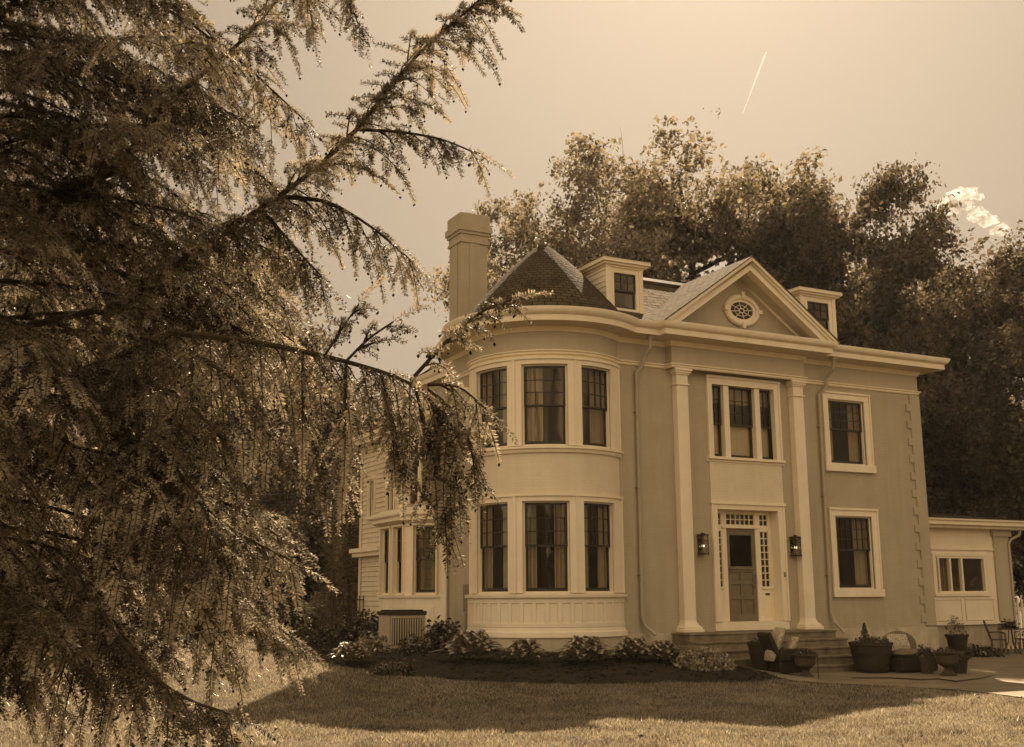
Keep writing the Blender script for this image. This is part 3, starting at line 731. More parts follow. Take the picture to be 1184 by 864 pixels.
# chimney
b = MB(); cx0, cx1, cy0, cy1 = 12.2, 12.98, 26.2, 26.95
b.box(cx0, cx1, cy0, cy1, 7.9, 11.06)
for o, z0, z1 in ((.045, 11.06, 11.14), (.02, 11.14, 11.30), (.06, 11.30, 11.38), (.10, 11.38, 11.56), (.05, 11.56, 11.88)):
    b.box(cx0-o, cx1+o, cy0-o, cy1+o, z0, z1)
b.box(cx0+.24, cx1-.24, cy0-.03, cy0, 7.9, 11.05); b.box(cx0-.03, cx0, cy0+.22, cy1-.22, 7.9, 11.05)
ch = part(b, 'chimney', M['brick'], bevel=.006)
# canted side bay -------------------------------------------------------
B = [(11.75, 26.29), (11.06, 26.98), (11.06, 28.9), (11.75, 29.6)]
bay = MB()
def edge_map(p, q):
    ang = math.degrees(math.atan2(p[1]-q[1], p[0]-q[0]))   # u runs from q to p so that outward is to the right
    return plane_map(q[0], q[1], ang), math.hypot(p[0]-q[0], p[1]-q[1])
faces = [edge_map(B[i], B[i+1]) for i in range(3)]
(m1, L1), (m2, L2), (m3, L3) = faces
holes_wall(bay, 0, L1, .35, 3.62, [(.20, .80, 1.80, 3.52)], m1, .1)
holes_wall(bay, 0, L2, .35, 3.62, [(.18, .82, 1.80, 3.52), (1.10, 1.74, 1.80, 3.52)], m2, .1)
bay.box(0, L3, -.1, 0, .35, 3.62, m3)
for mp, a, c in ((m1, .25, .75), (m2, .2, .8), (m2, 1.1, 1.7)):
    bay.box(a, c, .001, .015, .95, 1.5, mp); bay.box(a+.07, c-.07, .015, .028, 1.02, 1.43, mp)
bayo = part(bay, 'bay', M['trim'], bevel=.004)
def offs(o, z):
    c = [(11.75, 26.29-o*1.41), (11.06-o, 26.98-o*.41), (11.06-o, 28.9+o*.41), (11.75, 29.6+o*1.41)]
    return [(x, y, z) for x, y in c]
b = MB(); b.grid([offs(o, z) for o, z in ((.0, 3.50), (.03, 3.52), (.03, 3.58), (.1, 3.60), (.22, 3.66), (.22, 3.74), (.28, 3.80), (.28, 3.85), (.0, 4.0), (-.6, 4.08))]); sub(b, 'cornice', M['trim'], bayo)
b = MB(); b.grid([offs(o, z) for o, z in ((.0, 1.70), (.05, 1.71), (.06, 1.77), (-.02, 1.79))]); sub(b, 'sill', M['trim'], bayo)
for mp, a, c, i in ((m1, .20, .80, 1), (m2, .18, .82, 2), (m2, 1.10, 1.74, 3)):
    _, kids = sash_window(bayo, mp, a, c, 1.80, 3.52, 2.66, 3, 3, case=(.05, .05, .05, .02), curtain='pair', sill=False, as_sub=True, seed=i)
    for mb, nm, m in kids: sub(mb, nm, m, bayo, smooth=nm != 'sash')
# rear clapboard wing
b = MB(); XW = 11.75
def side(u, d, z): return (XW-d, u, z)
wins = [(29.6, 30.1, 4.1, 5.35), (31.15, 31.55, 4.05, 5.1)]
holes_wall(b, 26.12, 32.3, .2, 6.2, wins, side, .2)
z = .5
while z < 6.15:
    segs = [(26.2, 32.3)] if not any(w[2]-.14 < z < w[3] for w in wins) else [(26.2, 29.5), (30.2, 31.05), (31.65, 32.3)]
    for a, c in segs: b.add([side(a, .001, z), side(a, .028, z+.004), side(a, .001, z+.135), side(c, .001, z), side(c, .028, z+.004), side(c, .001, z+.135)], [(0, 1, 2), (3, 5, 4), (0, 3, 4, 1), (1, 4, 5, 2)])
    z += .14
b.box(26.12, 32.33, .02, .05, 6.05, 6.35, side); b.box(32.15, 32.33, .03, .05, .2, 6.05, side)
b.box(11.95, 20, 32.1, 32.3, .2, 6.2)
wing = part(b, 'wing', M['clap'])
b = MB(); b.box(26.12, 32.6, .0, .38, 6.35, 6.47, side); b.box(26.12, 32.5, -.1, .3, 6.2, 6.36, side); sub(b, 'cornice', M['trim'], wing); b = MB(); b.box(30.1, 32.5, .0, .30, 3.02, 3.14, side); b.box(30.1, 32.45, .0, .22, 2.9, 3.03, side); sub(b, 'band', M['trim'], wing)
b = MB(); b.add([(11.35, 26.12, 6.47), (11.35, 32.6, 6.47), (14.5, 32.6, 7.3), (14.5, 26.12, 7.3)], [(0, 1, 2, 3)]); sub(b, 'roof', M['roof'], wing, uv=lambda co, p: (co.y, co.x))
for u0, u1, z0, z1 in wins:
    _, kids = sash_window(wing, side, u0, u1, z0, z1, (z0+z1)/2, 2, 2, case=(.08, .08, .1, .08), curtain=None, as_sub=True)
    for mb, nm, m in kids: sub(mb, nm, m, wing, smooth=nm != 'sash')
# upper window over the bay on the side wall
wmap = lambda u, d, z: (SX-.03-d, u, z)
c = MB()
for a, e in ((26.75, 26.95), (27.55, 27.75), (28.35, 28.58)): c.box(a, e, .001, .06, 4.2, 6.5, wmap)
c.box(26.75, 28.58, .001, .062, 6.5, 6.75, wmap)
w = part(c, 'window', M['trim'])
c = MB()
for a, e in ((26.95, 27.55), (27.75, 28.35)): c.box(a, e, .001, .012, 4.2, 6.5, wmap)
sub(c, 'pane', M['sash'], w)
# white corner board between brick and bay
b = MB(); b.box(26.0, 26.26, .001, .04, .4, 3.6, wmap); b.tube([wmap(25.9, .06, .6), wmap(25.9, .06, 6.4)], .04); part(b, 'downspout', M['trim'])
# annex ---------------------------------------------------------------------
AY, AX1 = 23.5, 29.15
amap = lambda u, d, z: (u, AY-d, z)
b = MB()
holes_wall(b, RX+.02, 28.5, .88, 3.6, [(26.0, 28.12, 1.75, 2.80)], amap, .15)
b.box(AX1-.15, AX1, -8, -.151, .88, 3.6, amap); b.box(RX+.1, AX1-.15, -8, -7.85, .5, 3.6, amap)
for a, c in ((24.4, 25.6), (25.75, 27.0), (27.12, 28.35)):
    b.box(a, c, .001, .03, .96, 1.0, amap); b.box(a, c, .001, .03, 1.56, 1.6, amap); b.box(a, a+.05, .001, .03, 1.0, 1.56, amap); b.box(c-.05, c, .001, .03, 1.0, 1.56, amap)
b.box(RX+.02, 28.5, .0, .05, 2.98, 3.04, amap); b.box(RX+.02, 28.5, .0, .04, .84, .92, amap)
annex = part(b, 'annex', M['trim'], bevel=.004)
b = MB(); b.box(28.5, AX1, -.15, .06, .2, 3.60, amap); b.box(28.44, AX1+.06, -.15, .12, 3.40, 3.60, amap); sub(b, 'corner_pier', M['frieze'], annex)
b = MB(); b.box(RX+.02, 28.5, -.3, -.05, -.3, .86, amap); sub(b, 'foundation', M['found'], annex)
b = MB(); b.box(RX+.03, 29.75, -8.4, .35, 3.6, 3.68, amap); b.box(RX+.03, 29.85, -8.4, .5, 3.68, 3.80, amap); b.box(RX+.03, 29.92, -8.4, .56, 3.80, 3.86, amap); sub(b, 'cornice', M['trim'], annex, bevel=.01)
b = MB(); b.add([(RX+.02, AY-.58, 3.862), (29.95, AY-.58, 3.862), (29.95, AY+8.4, 3.862), (RX+.02, AY+8.4, 3.862), (RX+.02, AY+3, 4.35), (28.2, AY+3, 4.35)], [(0, 1, 5, 4), (1, 2, 5), (2, 3, 4, 5)]); sub(b, 'roof', M['roof'], annex, uv=lambda co, p: (co.x, co.y))
b = MB()
b.tube([amap(29.4, .3, 3.62), amap(29.4, .25, 3.45), amap(29.2, .1, 3.32), amap(29.1, .09, 3.2), amap(29.1, .09, .3)], .04); sub(b, 'downspout', M['frieze'], annex)
b = MB()
for a, c in ((26.0, 26.04), (26.11, 26.17), (26.58, 26.65), (27.06, 27.13), (28.02, 28.12)): b.box(a, c, -.1, .03, 1.75, 2.80, amap)
b.box(26.08, 28.04, -.1, .029, 2.74, 2.80, amap); b.box(26.08, 28.04, -.1, .029, 1.75, 1.80, amap); b.box(25.9, 28.2, .0, .07, 1.66, 1.75, amap); b.box(25.9, 28.2, .0, .05, 2.80, 2.88, amap)
b.box(25.9, 26.0, .0, .04, 1.75, 2.8, amap); b.box(28.12, 28.2, .0, .04, 1.75, 2.8, amap)
sub(b, 'window', M['trim'], annex)
b = MB(); b.box(26.0, 28.1, -.07, -.066, 1.77, 2.78, amap); sub(b, 'pane', M['glass'], annex)
b = MB(); b.grid([[amap(u, -.3-.03*math.sin(u*40), z) for z in (1.6, 2.9)] for u in np.linspace(26.55, 27.05, 40)]); b.grid([[amap(u, -.3-.03*math.sin(u*40), z) for z in (1.6, 2.9)] for u in np.linspace(25.9, 26.12, 24)]); sub(b, 'curtain', M['curtain'], annex)
# steps --------------------------------------------------------------------
b = MB()
ST = [(21.25, .88), (20.87, .705), (20.49, .53), (20.11, .355), (19.73, .18)]
for i, (y, z) in enumerate(ST):
    b.box(15.62, 19.98+.0*i, -y, -21.995+.0, -.3, z-.045, lambda u, d, zz: (u, -d, zz)) if i == 0 else b.box(15.62, 19.98, y, ST[i-1][0]-.002, -.3, z-.045)
    b.box(15.60, 20.0, y-.025, (21.99 if i == 0 else ST[i-1][0]-.003), z-.045, z)
b.v = [(x, y, z) for x, y, z in b.v]
stp = part(b, 'steps', M['step'], bevel=.012)
b = MB(); b.box(15.25, 15.58, 20.55, 21.9, -.2, .62); part(b, 'step_cheek', M['step'], bevel=.012)
# ------------------------------------------------------------------ yard surfaces
front_px = [(352, 757), (375, 767), (420, 775), (480, 783), (560, 788), (640, 791), (720, 791), (800, 790), (870, 789), (903, 786)]
fp = [gxy(*p) for p in front_px]
bp = [(10.2, 33.5), (10.5, 31.5), (10.8, 29.0), (11.0, 26.5), (11.9, 23.5), (12.7, 22.2), (13.6, 22.0), (14.6, 22.1), (15.3, 22.1), (15.9, 21.5)]
P = []
for (a, c) in zip(fp, bp):
    row = []
    for t in np.linspace(0, 1, 14):
        x = a[0]+(c[0]-a[0])*t; y = a[1]+(c[1]-a[1])*t
        row.append((x, y, float(gz(x, y))+(.012 if t == 0 else .05)))
    P.append(row)
def subdiv(P, n):
    Q = []
    for r0, r1 in zip(P[:-1], P[1:]):
        for k in range(n):
            t = k/n; Q.append([tuple(np.array(a)*(1-t)+np.array(c)*t) for a, c in zip(r0, r1)])
    Q.append(P[-1]); return Q
b = MB(); b.grid([[(x, y, z+rng.uniform(-.022, .022)) for x, y, z in r] for r in subdiv(P, 6)])
tag(b.build('mulch_bed', M['mulch']), kind='structure')
# shredded mulch chips (stuff)
n = 9000; V = np.zeros((n, 3, 3))
Q = np.array(subdiv(P, 6)); i = rng.integers(0, Q.shape[0]-1, n); j = rng.integers(0, Q.shape[1]-1, n); a = rng.random((n, 1)); c = rng.random((n, 1))
base = (Q[i, j]*(1-a)+Q[i+1, j]*a)*(1-c)+(Q[i, j+1]*(1-a)+Q[i+1, j+1]*a)*c+np.array([0, 0, .012])
for k in range(3): V[:, k] = base+rng.normal(0, 1, (n, 3))*np.array([.03, .03, .012])
tag(np_mesh('bark_chips', V.reshape(-1, 3), 3, M['mulch']), kind='stuff', label='shredded dark bark chips spread over the planting bed')
pf = [(19.98-4.2, 19.35)]+[gxy(*p)[:2] for p in [(915, 788), (950, 791), (1000, 793), (1060, 796), (1110, 799), (1150, 803.5), (1184, 808), (1260, 818)]]
pb = [(15.8, 19.74), (17.5, 19.74), (19.9, 19.8), (21.5, 21.93), (24.2, 21.93), (27, 23.4), (31, 27), (36, 27), (44, 22)]
P = []
for a, c in zip(pf, pb):
    P.append([(a[0]+(c[0]-a[0])*t, a[1]+(c[1]-a[1])*t, float(gz(a[0]+(c[0]-a[0])*t, a[1]+(c[1]-a[1])*t))+.02) for t in np.linspace(0, 1, 8)])
pm = M['patio']; nt = pm.node_tree; bs = nt.nodes['Principled BSDF']
tc = nt.nodes.new('ShaderNodeTexCoord'); bt = nt.nodes.new('ShaderNodeTexBrick'); bt.inputs['Scale'].default_value = 1
bt.inputs['Brick Width'].default_value = .9; bt.inputs['Row Height'].default_value = .6; bt.inputs['Mortar Size'].default_value = .012
bt.inputs['Color1'].default_value = (1, 1, 1, 1); bt.inputs['Color2'].default_value = (.8, .8, .8, 1); bt.inputs['Mortar'].default_value = (.45, .45, .45, 1)
nt.links.new(tc.outputs['Object'], bt.inputs['Vector'])
old = bs.inputs['Base Color'].links[0].from_socket; mix = nt.nodes.new('ShaderNodeMix'); mix.data_type = 'RGBA'; mix.blend_type = 'MULTIPLY'; mix.inputs[0].default_value = 1
nt.links.new(old, mix.inputs[6]); nt.links.new(bt.outputs['Color'], mix.inputs[7]); nt.links.new(mix.outputs[2], bs.inputs['Base Color'])
b = MB(); b.grid(P); tag(b.build('patio', pm), kind='structure')

# grass blades where the photograph sees lawn
def in_poly(x, y, poly):
    r = np.zeros(len(x), bool); n = len(poly)
    for i in range(n):
        x0, y0 = poly[i]; x1, y1 = poly[(i+1) % n]
        c = ((y0 > y) != (y1 > y)) & (x < (x1-x0)*(y-y0)/(y1-y0+1e-12)+x0); r ^= c
    return r
bedp = [p[:2] for p in fp]+bp[::-1]; patp = pf+pb[::-1]
def blades(n, x0, x1, y0, y1, h, w, pw=1.0):
    x = rng.uniform(x0, x1, n); y = y0+(y1-y0)*rng.random(n)**pw
    cx = x*math.cos(YAW)-y*math.sin(YAW); cy = x*math.sin(YAW)+y*math.cos(YAW)   # keep to the camera's wedge (with a margin)
    k = (np.abs(cx) < cy*.56+1.2) & ~in_poly(x+rng.normal(0, .05, n)+.07*np.sin(y*5+x*3), y+rng.normal(0, .05, n)+.09*np.sin(x*4.1)*np.sin(x*1.7+2), bedp) & ~in_poly(x, y, patp) & ~((x > 11.3) & (y > 21.8))
    x, y = x[k], y[k]; n = len(x); z = gz(x, y)
    # clumpy heights
    hh = h*(.4+1.1*rng.random(n)**1.5)*(.85+.3*np.sin(x*2.1+np.sin(y*1.7)*2)*np.sin(y*2.6+1)+.35*np.sin(x*9+np.sin(y*7)*2)*np.sin(y*8+np.sin(x*5)))
    hh = np.maximum(hh, .012)
    a = rng.uniform(0, 2*math.pi, n); l = rng.normal(0, .6, (n, 2))*hh[:, None]
    V = np.zeros((n, 3, 3)); ww = w*(.6+.8*rng.random(n))
    V[:, 0] = np.stack([x-np.cos(a)*ww, y-np.sin(a)*ww, z-.01], 1); V[:, 1] = np.stack([x+np.cos(a)*ww, y+np.sin(a)*ww, z-.01], 1)
    V[:, 2] = np.stack([x+l[:, 0], y+l[:, 1], z+hh], 1)
    return V.reshape(-1, 3)
# clover heads and fallen leaves in the turf
def specks(n, r, zz):
    x = rng.uniform(2, 18, n); y = rng.uniform(10.5, 20, n); k = ~in_poly(x, y, bedp) & ~in_poly(x, y, patp); x, y = x[k], y[k]; n = len(x)
    c = np.stack([x, y, gz(x, y)+zz], 1); nr = rng.normal(0, 1, (n, 2, 3)); V = np.zeros((n, 4, 3)); nr /= np.linalg.norm(nr, axis=2)[:, :, None]; s_ = (r*rng.uniform(.6, 1.4, n))[:, None]
    V[:, 0] = c-nr[:, 0]*s_; V[:, 1] = c+nr[:, 1]*s_*.6; V[:, 2] = c+nr[:, 0]*s_; V[:, 3] = c-nr[:, 1]*s_*.6
    return V.reshape(-1, 3)
V = np.concatenate([blades(420000, 0, 20, 9.5, 21.5, .046, .0065, 1.2), blades(90000, -2, 14, 20, 36, .05, .010)])
tag(np_mesh('clover_flowers', specks(160, .014, .045), 4, M['flower']), kind='stuff', label='tiny white clover heads scattered in the lawn')
tag(np_mesh('fallen_leaves', specks(220, .03, .03), 4, M['bark']), kind='stuff', label='dry fallen leaves scattered in the lawn')
tag(np_mesh('grass', V, 3, M['grass']), kind='stuff', label='mown lawn grass in front of the house', cat=None)

# ------------------------------------------------------------------ leaves in bulk
def rand_frames(n, flat=.0):
    nrm = rng.normal(0, 1, (n, 3)); nrm[:, 2] += flat; nrm /= np.linalg.norm(nrm, axis=1)[:, None]
    a = rng.normal(0, 1, (n, 3)); a -= nrm*(a*nrm).sum(1)[:, None]; a /= np.linalg.norm(a, axis=1)[:, None]
    return nrm, a, np.cross(nrm, a)
def leaves(C, size, aspect=.62, flat=.5, var=.35):
    n = len(C); nrm, a, c = rand_frames(n, flat); s = (size*(1+var*rng.normal(0, 1, n).clip(-1.6, 1.8)))[:, None]
    V = np.zeros((n, 4, 3))
    V[:, 0] = C-a*s*.5; V[:, 1] = C+c*s*aspect*.5+nrm*s*.10; V[:, 2] = C+a*s*.5-nrm*s*.12; V[:, 3] = C-c*s*aspect*.5+nrm*s*.10
    return V.reshape(-1, 3)
def bez(p0, p1, p2, n=6):
    t = np.linspace(0, 1, n)[:, None]; return (1-t)**2*np.array(p0)+2*t*(1-t)*np.array(p1)+t*t*np.array(p2)
def broad_tree_mesh(seed, H, W, n_leaf, size, lean=(0, 0), crown0=.22, gap=.0, density_low=1.0, spread=.62):
    """trunk and limbs (MB) and leaf vertices of a broad-leaved tree standing at the origin"""
    rd = np.random.default_rng(seed); T = MB(); tips = []
    top = np.array([lean[0]*H, lean[1]*H, H*.84])
    tk = bez((0, 0, -.3), (lean[0]*H*.2+rd.normal(0, .3), rd.normal(0, .3), H*.5), top, 9)
    T.tube(tk, list(np.linspace(H*.022, .04, 9)), 8)
    nl = 15
    for i in range(nl):
        t = crown0+(.96-crown0)*(i+rd.uniform(0, .8))/nl; k = t*8; j = min(7, int(k)); p = tk[j]+(tk[j+1]-tk[j])*(k-j)
        az = i*2.4+rd.uniform(-.5, .5); rr = W*(math.sin(math.pi*min(1, .16+.80*(t-crown0)/(1-crown0)))**.7)*rd.uniform(.65, 1.1)
        d = np.array([math.cos(az), math.sin(az), 0]); end = p+d*rr+np.array([0, 0, H*.10*rd.uniform(.4, 1.6)*(1.3-t)+.3])
        lb = bez(p, p+d*rr*.45+np.array([0, 0, H*.015]), end, 7); T.tube(lb, list(np.linspace(max(.035, H*.009*(1.25-t)), .02, 7)), 6, False)
        for m in range(8):
            q = lb[rd.integers(2, 7)]; a2 = az+rd.uniform(-1.3, 1.3); r2 = rr*rd.uniform(.22, .5)+.25
            e2 = q+np.array([math.cos(a2)*r2, math.sin(a2)*r2, rd.uniform(-.15, .6)*r2+.15]); sb = bez(q, (q+e2)/2+rd.normal(0, .12, 3), e2, 4); T.tube(sb, [.022, .017, .012, .006], 4, False)
            tips.append((e2, .55+.12*r2)); tips.append((sb[2], .5))
            for _ in range(2):
                e3 = e2+rd.normal(0, .55, 3)*np.array([1, 1, .8]); T.tube([sb[2], (sb[2]+e3)/2+rd.normal(0, .05, 3), e3], [.012, .008, .004], 3, False); tips.append((e3, .42))
        tips.append((end, .6))
    tp = np.array([t[0] for t in tips]); sg = np.array([t[1] for t in tips])*spread
    w = rd.uniform(.25, 1.7, len(tp)); w[rd.random(len(tp)) < gap] *= .1; w /= w.sum()
    idx = rd.choice(len(tp), n_leaf, p=w)
    # leaves sit in small bunches so the crown reads as clumps with gaps
    nb = n_leaf//7; bi = rd.choice(len(tp), nb, p=w); bc = tp[bi]+rd.normal(0, 1, (nb, 3))*sg[bi][:, None]*np.array([1, 1, .75])
    C = np.repeat(bc, 7, axis=0)+rd.normal(0, size*.75, (nb*7, 3)); C = C[C[:, 2] < np.quantile(C[:, 2], .996)]
    return T, leaves(C, size, flat=.6)
TOP = {}
def tree(name, label, cat, protoid, loc, rz, sc, group=None, leafm='leaf', barkm='bark', store={}):
    if protoid[0] not in store:
        T, V = protoid[1]()
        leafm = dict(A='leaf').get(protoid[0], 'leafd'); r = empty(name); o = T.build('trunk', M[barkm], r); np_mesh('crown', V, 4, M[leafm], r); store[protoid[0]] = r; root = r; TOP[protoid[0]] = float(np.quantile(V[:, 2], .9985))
    else:
        root = copy_tree(store[protoid[0]]); root.name = name
    if sc < 0: sc = -sc/TOP[protoid[0]]      # negative: the wanted height
    root.location = loc; root.rotation_euler = (0, 0, rz); root.scale = (sc, sc, sc)
    tag(root, label, cat, group); return root
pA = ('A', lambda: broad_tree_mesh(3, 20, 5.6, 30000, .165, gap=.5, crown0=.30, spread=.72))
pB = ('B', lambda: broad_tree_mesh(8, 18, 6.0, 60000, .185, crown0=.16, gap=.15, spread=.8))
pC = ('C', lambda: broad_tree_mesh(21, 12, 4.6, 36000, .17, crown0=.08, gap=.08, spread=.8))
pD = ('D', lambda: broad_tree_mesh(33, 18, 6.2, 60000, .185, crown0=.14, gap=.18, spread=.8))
G = 'broad-leaved trees behind the house'
def tree_at(px, py, dist, base_h, pid, label, name='broadleaf_tree', rz=0, lm='leaf', z=0, g=G, bk='bark', k=1, wx=1):
    p = at(px, py, dist); sc = -(p[2]-z)*.905*k
    t = tree(name, label, 'tree', pid, (p[0], p[1], z), rz, sc, g, lm, bk); t.scale = (t.scale[0]*wx, t.scale[1]*wx, t.scale[2]); return t
tree_at(782, 128, 47, 19.9, pA, 'tallest airy tree rising behind the roof between left dormer and pediment', rz=.3)
tree_at(655, 172, 47, 19.9, pA, 'airy tree with open branches rising behind the chimney and cone roof', rz=2.4, wx=.78)
tree_at(700, 160, 52, 19.9, pA, 'airy tree filling the gap behind the left dormer', rz=4.1)
tree_at(868, 205, 47, 18.2, pB, 'dense dark tree directly behind the pediment peak', rz=.8)
tree_at(935, 222, 44, 18.2, pD, 'dark tree behind the right dormer', rz=1.2)
tree_at(965, 178, 46, 18.2, pB, 'dark tree with tall bushy top and bare twig beside it, right of the right dormer', rz=3.6, wx=.62, k=1.06)
tree_at(1085, 285, 44, 18.2, pD, 'dark spreading tree standing below the small white cloud', rz=4.6, wx=.85)
tree_at(1225, 232, 43, 18.2, pB, 'dark tree cut by the right edge of the picture above the annex', rz=5.5)
tree_at(1290, 225, 47, 18.2, pD, 'dark tree just beyond the right edge behind the annex', rz=2.2)
tree_at(1130, 430, 52, 12.2, pC, 'low dark tree filling the space behind the annex roof', rz=.5)
tree_at(1215, 430, 50, 12.2, pC, 'low dark tree behind the right end of the annex', rz=2.5)
tree_at(1060, 400, 55, 12.2, pC, 'low dark tree behind the right corner of the house', rz=3.9)
G2 = 'trees at the back of the side garden'
for px, py, d, pid, h, rz, lab in ((320, 430, 46, pC, 12.2, 1.0, 'dark garden tree seen under the long conifer limb, left of the clapboard wing'), (225, 330, 52, pC, 12.2, 2.1, 'tall garden tree seen through the left part of the conifer'),
                              (130, 280, 48, pB, 18.2, .2, 'garden tree behind the dense middle of the conifer'), (20, 250, 50, pD, 18.2, 3.0, 'garden tree at the left edge behind the conifer'), (385, 480, 50, pC, 12.2, 4.0, 'low dark garden tree next to the clapboard wing'),
                              (270, 560, 40, pC, 12.2, 5.0, 'short bushy garden tree above the tall grasses'), (160, 540, 42, pC, 12.2, .7, 'short bushy garden tree behind the lowest conifer branches'), (60, 560, 41, pC, 12.2, 3.3, 'short bushy garden tree at far left behind the lawn')):
    p = at(px, py, d); tree('broadleaf_tree', lab, 'tree', pid, (p[0], p[1], .2), rz, -(p[2]-.2), G2)
# trees across the lawn behind the viewer: the lower panes mirror them
for i, (x, y, s) in enumerate(((-30, -12, .75), (-23, -18, .7), (-15, -24, .8), (-7, -28, .7), (1, -32, .8), (9, -34, .72), (18, -34, .8), (27, -32, .75), (36, -28, .8))):
    tree('broadleaf_tree', 'low tree across the lawn that the lower windows of the house mirror', 'tree', pC, (x, y, 0), i*1.3, s, 'trees across the lawn')

# ------------------------------------------------------------------ foreground conifer
def strands(P0, D, Ln, step=.0056, nl=.040, wd=.0095, droop=.55, rd=rng):
    """needle-bearing twigs: start P0, direction D, length Ln -> needle triangles, twig paths"""
    V = []; paths = []
    for p, d, l in zip(P0, D, Ln):
        n = max(5, int(l/.045)); t = np.linspace(0, 1, n)[:, None]
        path = p+d*l*t+np.array([0, 0, -droop*l])*t*t
        paths.append(path)
        m = max(6, int(l/step)); s = (np.arange(m)+.5)/m
        c = p+d*l*s[:, None]+np.array([0, 0, -droop*l])*(s*s)[:, None]
        tg = d*l+np.array([0, 0, -2*droop*l])*s[:, None]; tg /= np.linalg.norm(tg, axis=1)[:, None]
        sd = np.cross(tg, [0, 0, 1.]); sd /= (np.linalg.norm(sd, axis=1)[:, None]+1e-6); up = np.cross(sd, tg)
        for sg in (-1, 1):
            a = rd.normal(0, .8, m)[:, None]; ln = nl*(1.15-.5*s[:, None])*(.75+.5*rd.random((m, 1)))
            dr = sd*sg*np.cos(a)+up*np.sin(a)*.9+tg*.45; dr /= np.linalg.norm(dr, axis=1)[:, None]
            wv = np.cross(dr, up+sd*.3*rd.normal(0, 1, (m, 1))); wv /= (np.linalg.norm(wv, axis=1)[:, None]+1e-6)
            T = np.zeros((m, 4, 3)); T[:, 0] = c; T[:, 1] = c+dr*ln*.55+wv*wd*.5; T[:, 2] = c+dr*ln; T[:, 3] = c+dr*ln*.55-wv*wd*.5
            V.append(T.reshape(-1, 3))
    return V, paths
def conifer():
    rd = np.random.default_rng(5); NV = []; W = MB(); cones = []
    tips_n = [0]
    def twig_line(path, r0, r1, n=3): W.tube(path, list(np.linspace(r0, r1, len(path))), n, False)
    def add_strands(p, d, l, droop):
        V, paths = strands([p], [d], [l], droop=droop, rd=rd); NV.extend(V); q = paths[0]
        ix = np.linspace(0, len(q)-1, min(4, len(q))).astype(int); twig_line(q[ix], .0045, .002)
        if rd.random() < .5: cones.append(q[-1]+np.array([0, 0, -.012]))
        if rd.random() < .25: cones.append(q[len(q)//2]+np.array([rd.normal(0, .015), rd.normal(0, .015), -.03]))
    def bough(path, r0, lens=(.45, .85), dens=9.0, droop=.6, start=.1, strand=(.16, .34), upb=.05, hang=0.0, both=True):
        """a limb with side branches, each fledged with hanging needle strands"""
        path = np.array(path); seg = np.linalg.norm(np.diff(path, axis=0), axis=1); cum = np.concatenate([[0], np.cumsum(seg)]); Lt = cum[-1]
        W.tube(path, list(np.linspace(r0, .006, len(path))), 6, False)
        def P(s): return np.array([np.interp(s, cum, path[:, k]) for k in range(3)])
        n = int(Lt*dens*(1-start)); side = 1
        for i in range(n):
            s = Lt*(start+(1-start)*(i+rd.uniform(0, .9))/n); p = P(s); t = P(min(Lt, s+.05))-P(max(0, s-.05)); t /= np.linalg.norm(t)+1e-9
            sd = np.cross(t, [0, 0, 1.]); sd /= np.linalg.norm(sd)+1e-6; side = -side
            f = s/Lt; l = rd.uniform(*lens)*(1.08-.72*f)
            d = sd*side*rd.uniform(.5, 1.0)+t*rd.uniform(.45, .95)+np.array([0, 0, rd.uniform(-.25, .25)+upb-hang]); d /= np.linalg.norm(d)
            m = 7; tt = np.linspace(0, 1, m)[:, None]; br = p+d*l*tt+np.array([0, 0, -droop*l*rd.uniform(.5, 1.3)])*tt*tt
            twig_line(br, .011*(1.15-f)+.003, .003, 4)
            k = max(3, int(l*13))
            for j in range(k):
                g = (j+.6)/k; q = p+d*l*g+(br[-1]-p-d*l)*g*g; tg = d+2*g*(br[-1]-p-d*l)/l; tg /= np.linalg.norm(tg)
                s2 = np.cross(tg, [0, 0, 1.]); s2 /= np.linalg.norm(s2)+1e-6
                dd = tg*rd.uniform(.5, .9)+s2*(1 if j % 2 else -1)*rd.uniform(.35, .95)+np.array([0, 0, rd.uniform(-.25, .2)-hang*.5]); dd /= np.linalg.norm(dd)
                add_strands(q, dd, rd.uniform(*strand)*(1.15-.45*g), rd.uniform(.02, .38))
            add_strands(br[-1], (br[-1]-br[-2])/np.linalg.norm(br[-1]-br[-2]), rd.uniform(*strand), .3)
            if rd.random() < .7:
                dd = t+rd.normal(0, .45, 3); dd[2] -= .2; dd /= np.linalg.norm(dd); add_strands(p, dd, rd.uniform(*strand), .5)
        V, _ = strands([path[-1]], [(path[-1]-path[-2])/np.linalg.norm(path[-1]-path[-2])], [.3], droop=.2, rd=rd); NV.extend(V)
    def way(pts): # photo directions with distances -> smooth space curve
        p = np.array([at(*q) for q in pts]); n = 4*(len(p)-1)+1; t = np.linspace(0, len(p)-1, n)
        out = np.stack([np.interp(t, np.arange(len(p)), p[:, k]) for k in range(3)], 1)
        for _ in range(2): out[1:-1] = (out[:-2]+2*out[1:-1]+out[2:])/4
        return out
    base = at(-105, 700, 9.8); bx, by = base[0], base[1]
    tk = np.array([[bx+.05*math.sin(z), by+.04*math.cos(z*1.3), z] for z in np.linspace(-.3, 11.0, 14)]); W.tube(tk, list(np.linspace(.17, .03, 14)), 12)
    tr = lambda z: np.array([bx, by, z])
    def from_trunk(z, pts): 
        q = way(pts); return np.vstack([tr(z)[None], q])
    # limbs that make the outline on the sky and over the lawn
    bough(from_trunk(3.7, [(150, 350, 9.0), (230, 285, 8.7), (305, 240, 8.5), (367, 194, 8.3), (415, 148, 8.1), (450, 102, 8.0), (489, 56, 7.9), (530, 22, 7.8), (570, -15, 7.8)]), .028, lens=(.36, .95), dens=19, droop=.5, start=.25, strand=(.14, .3), hang=.10)
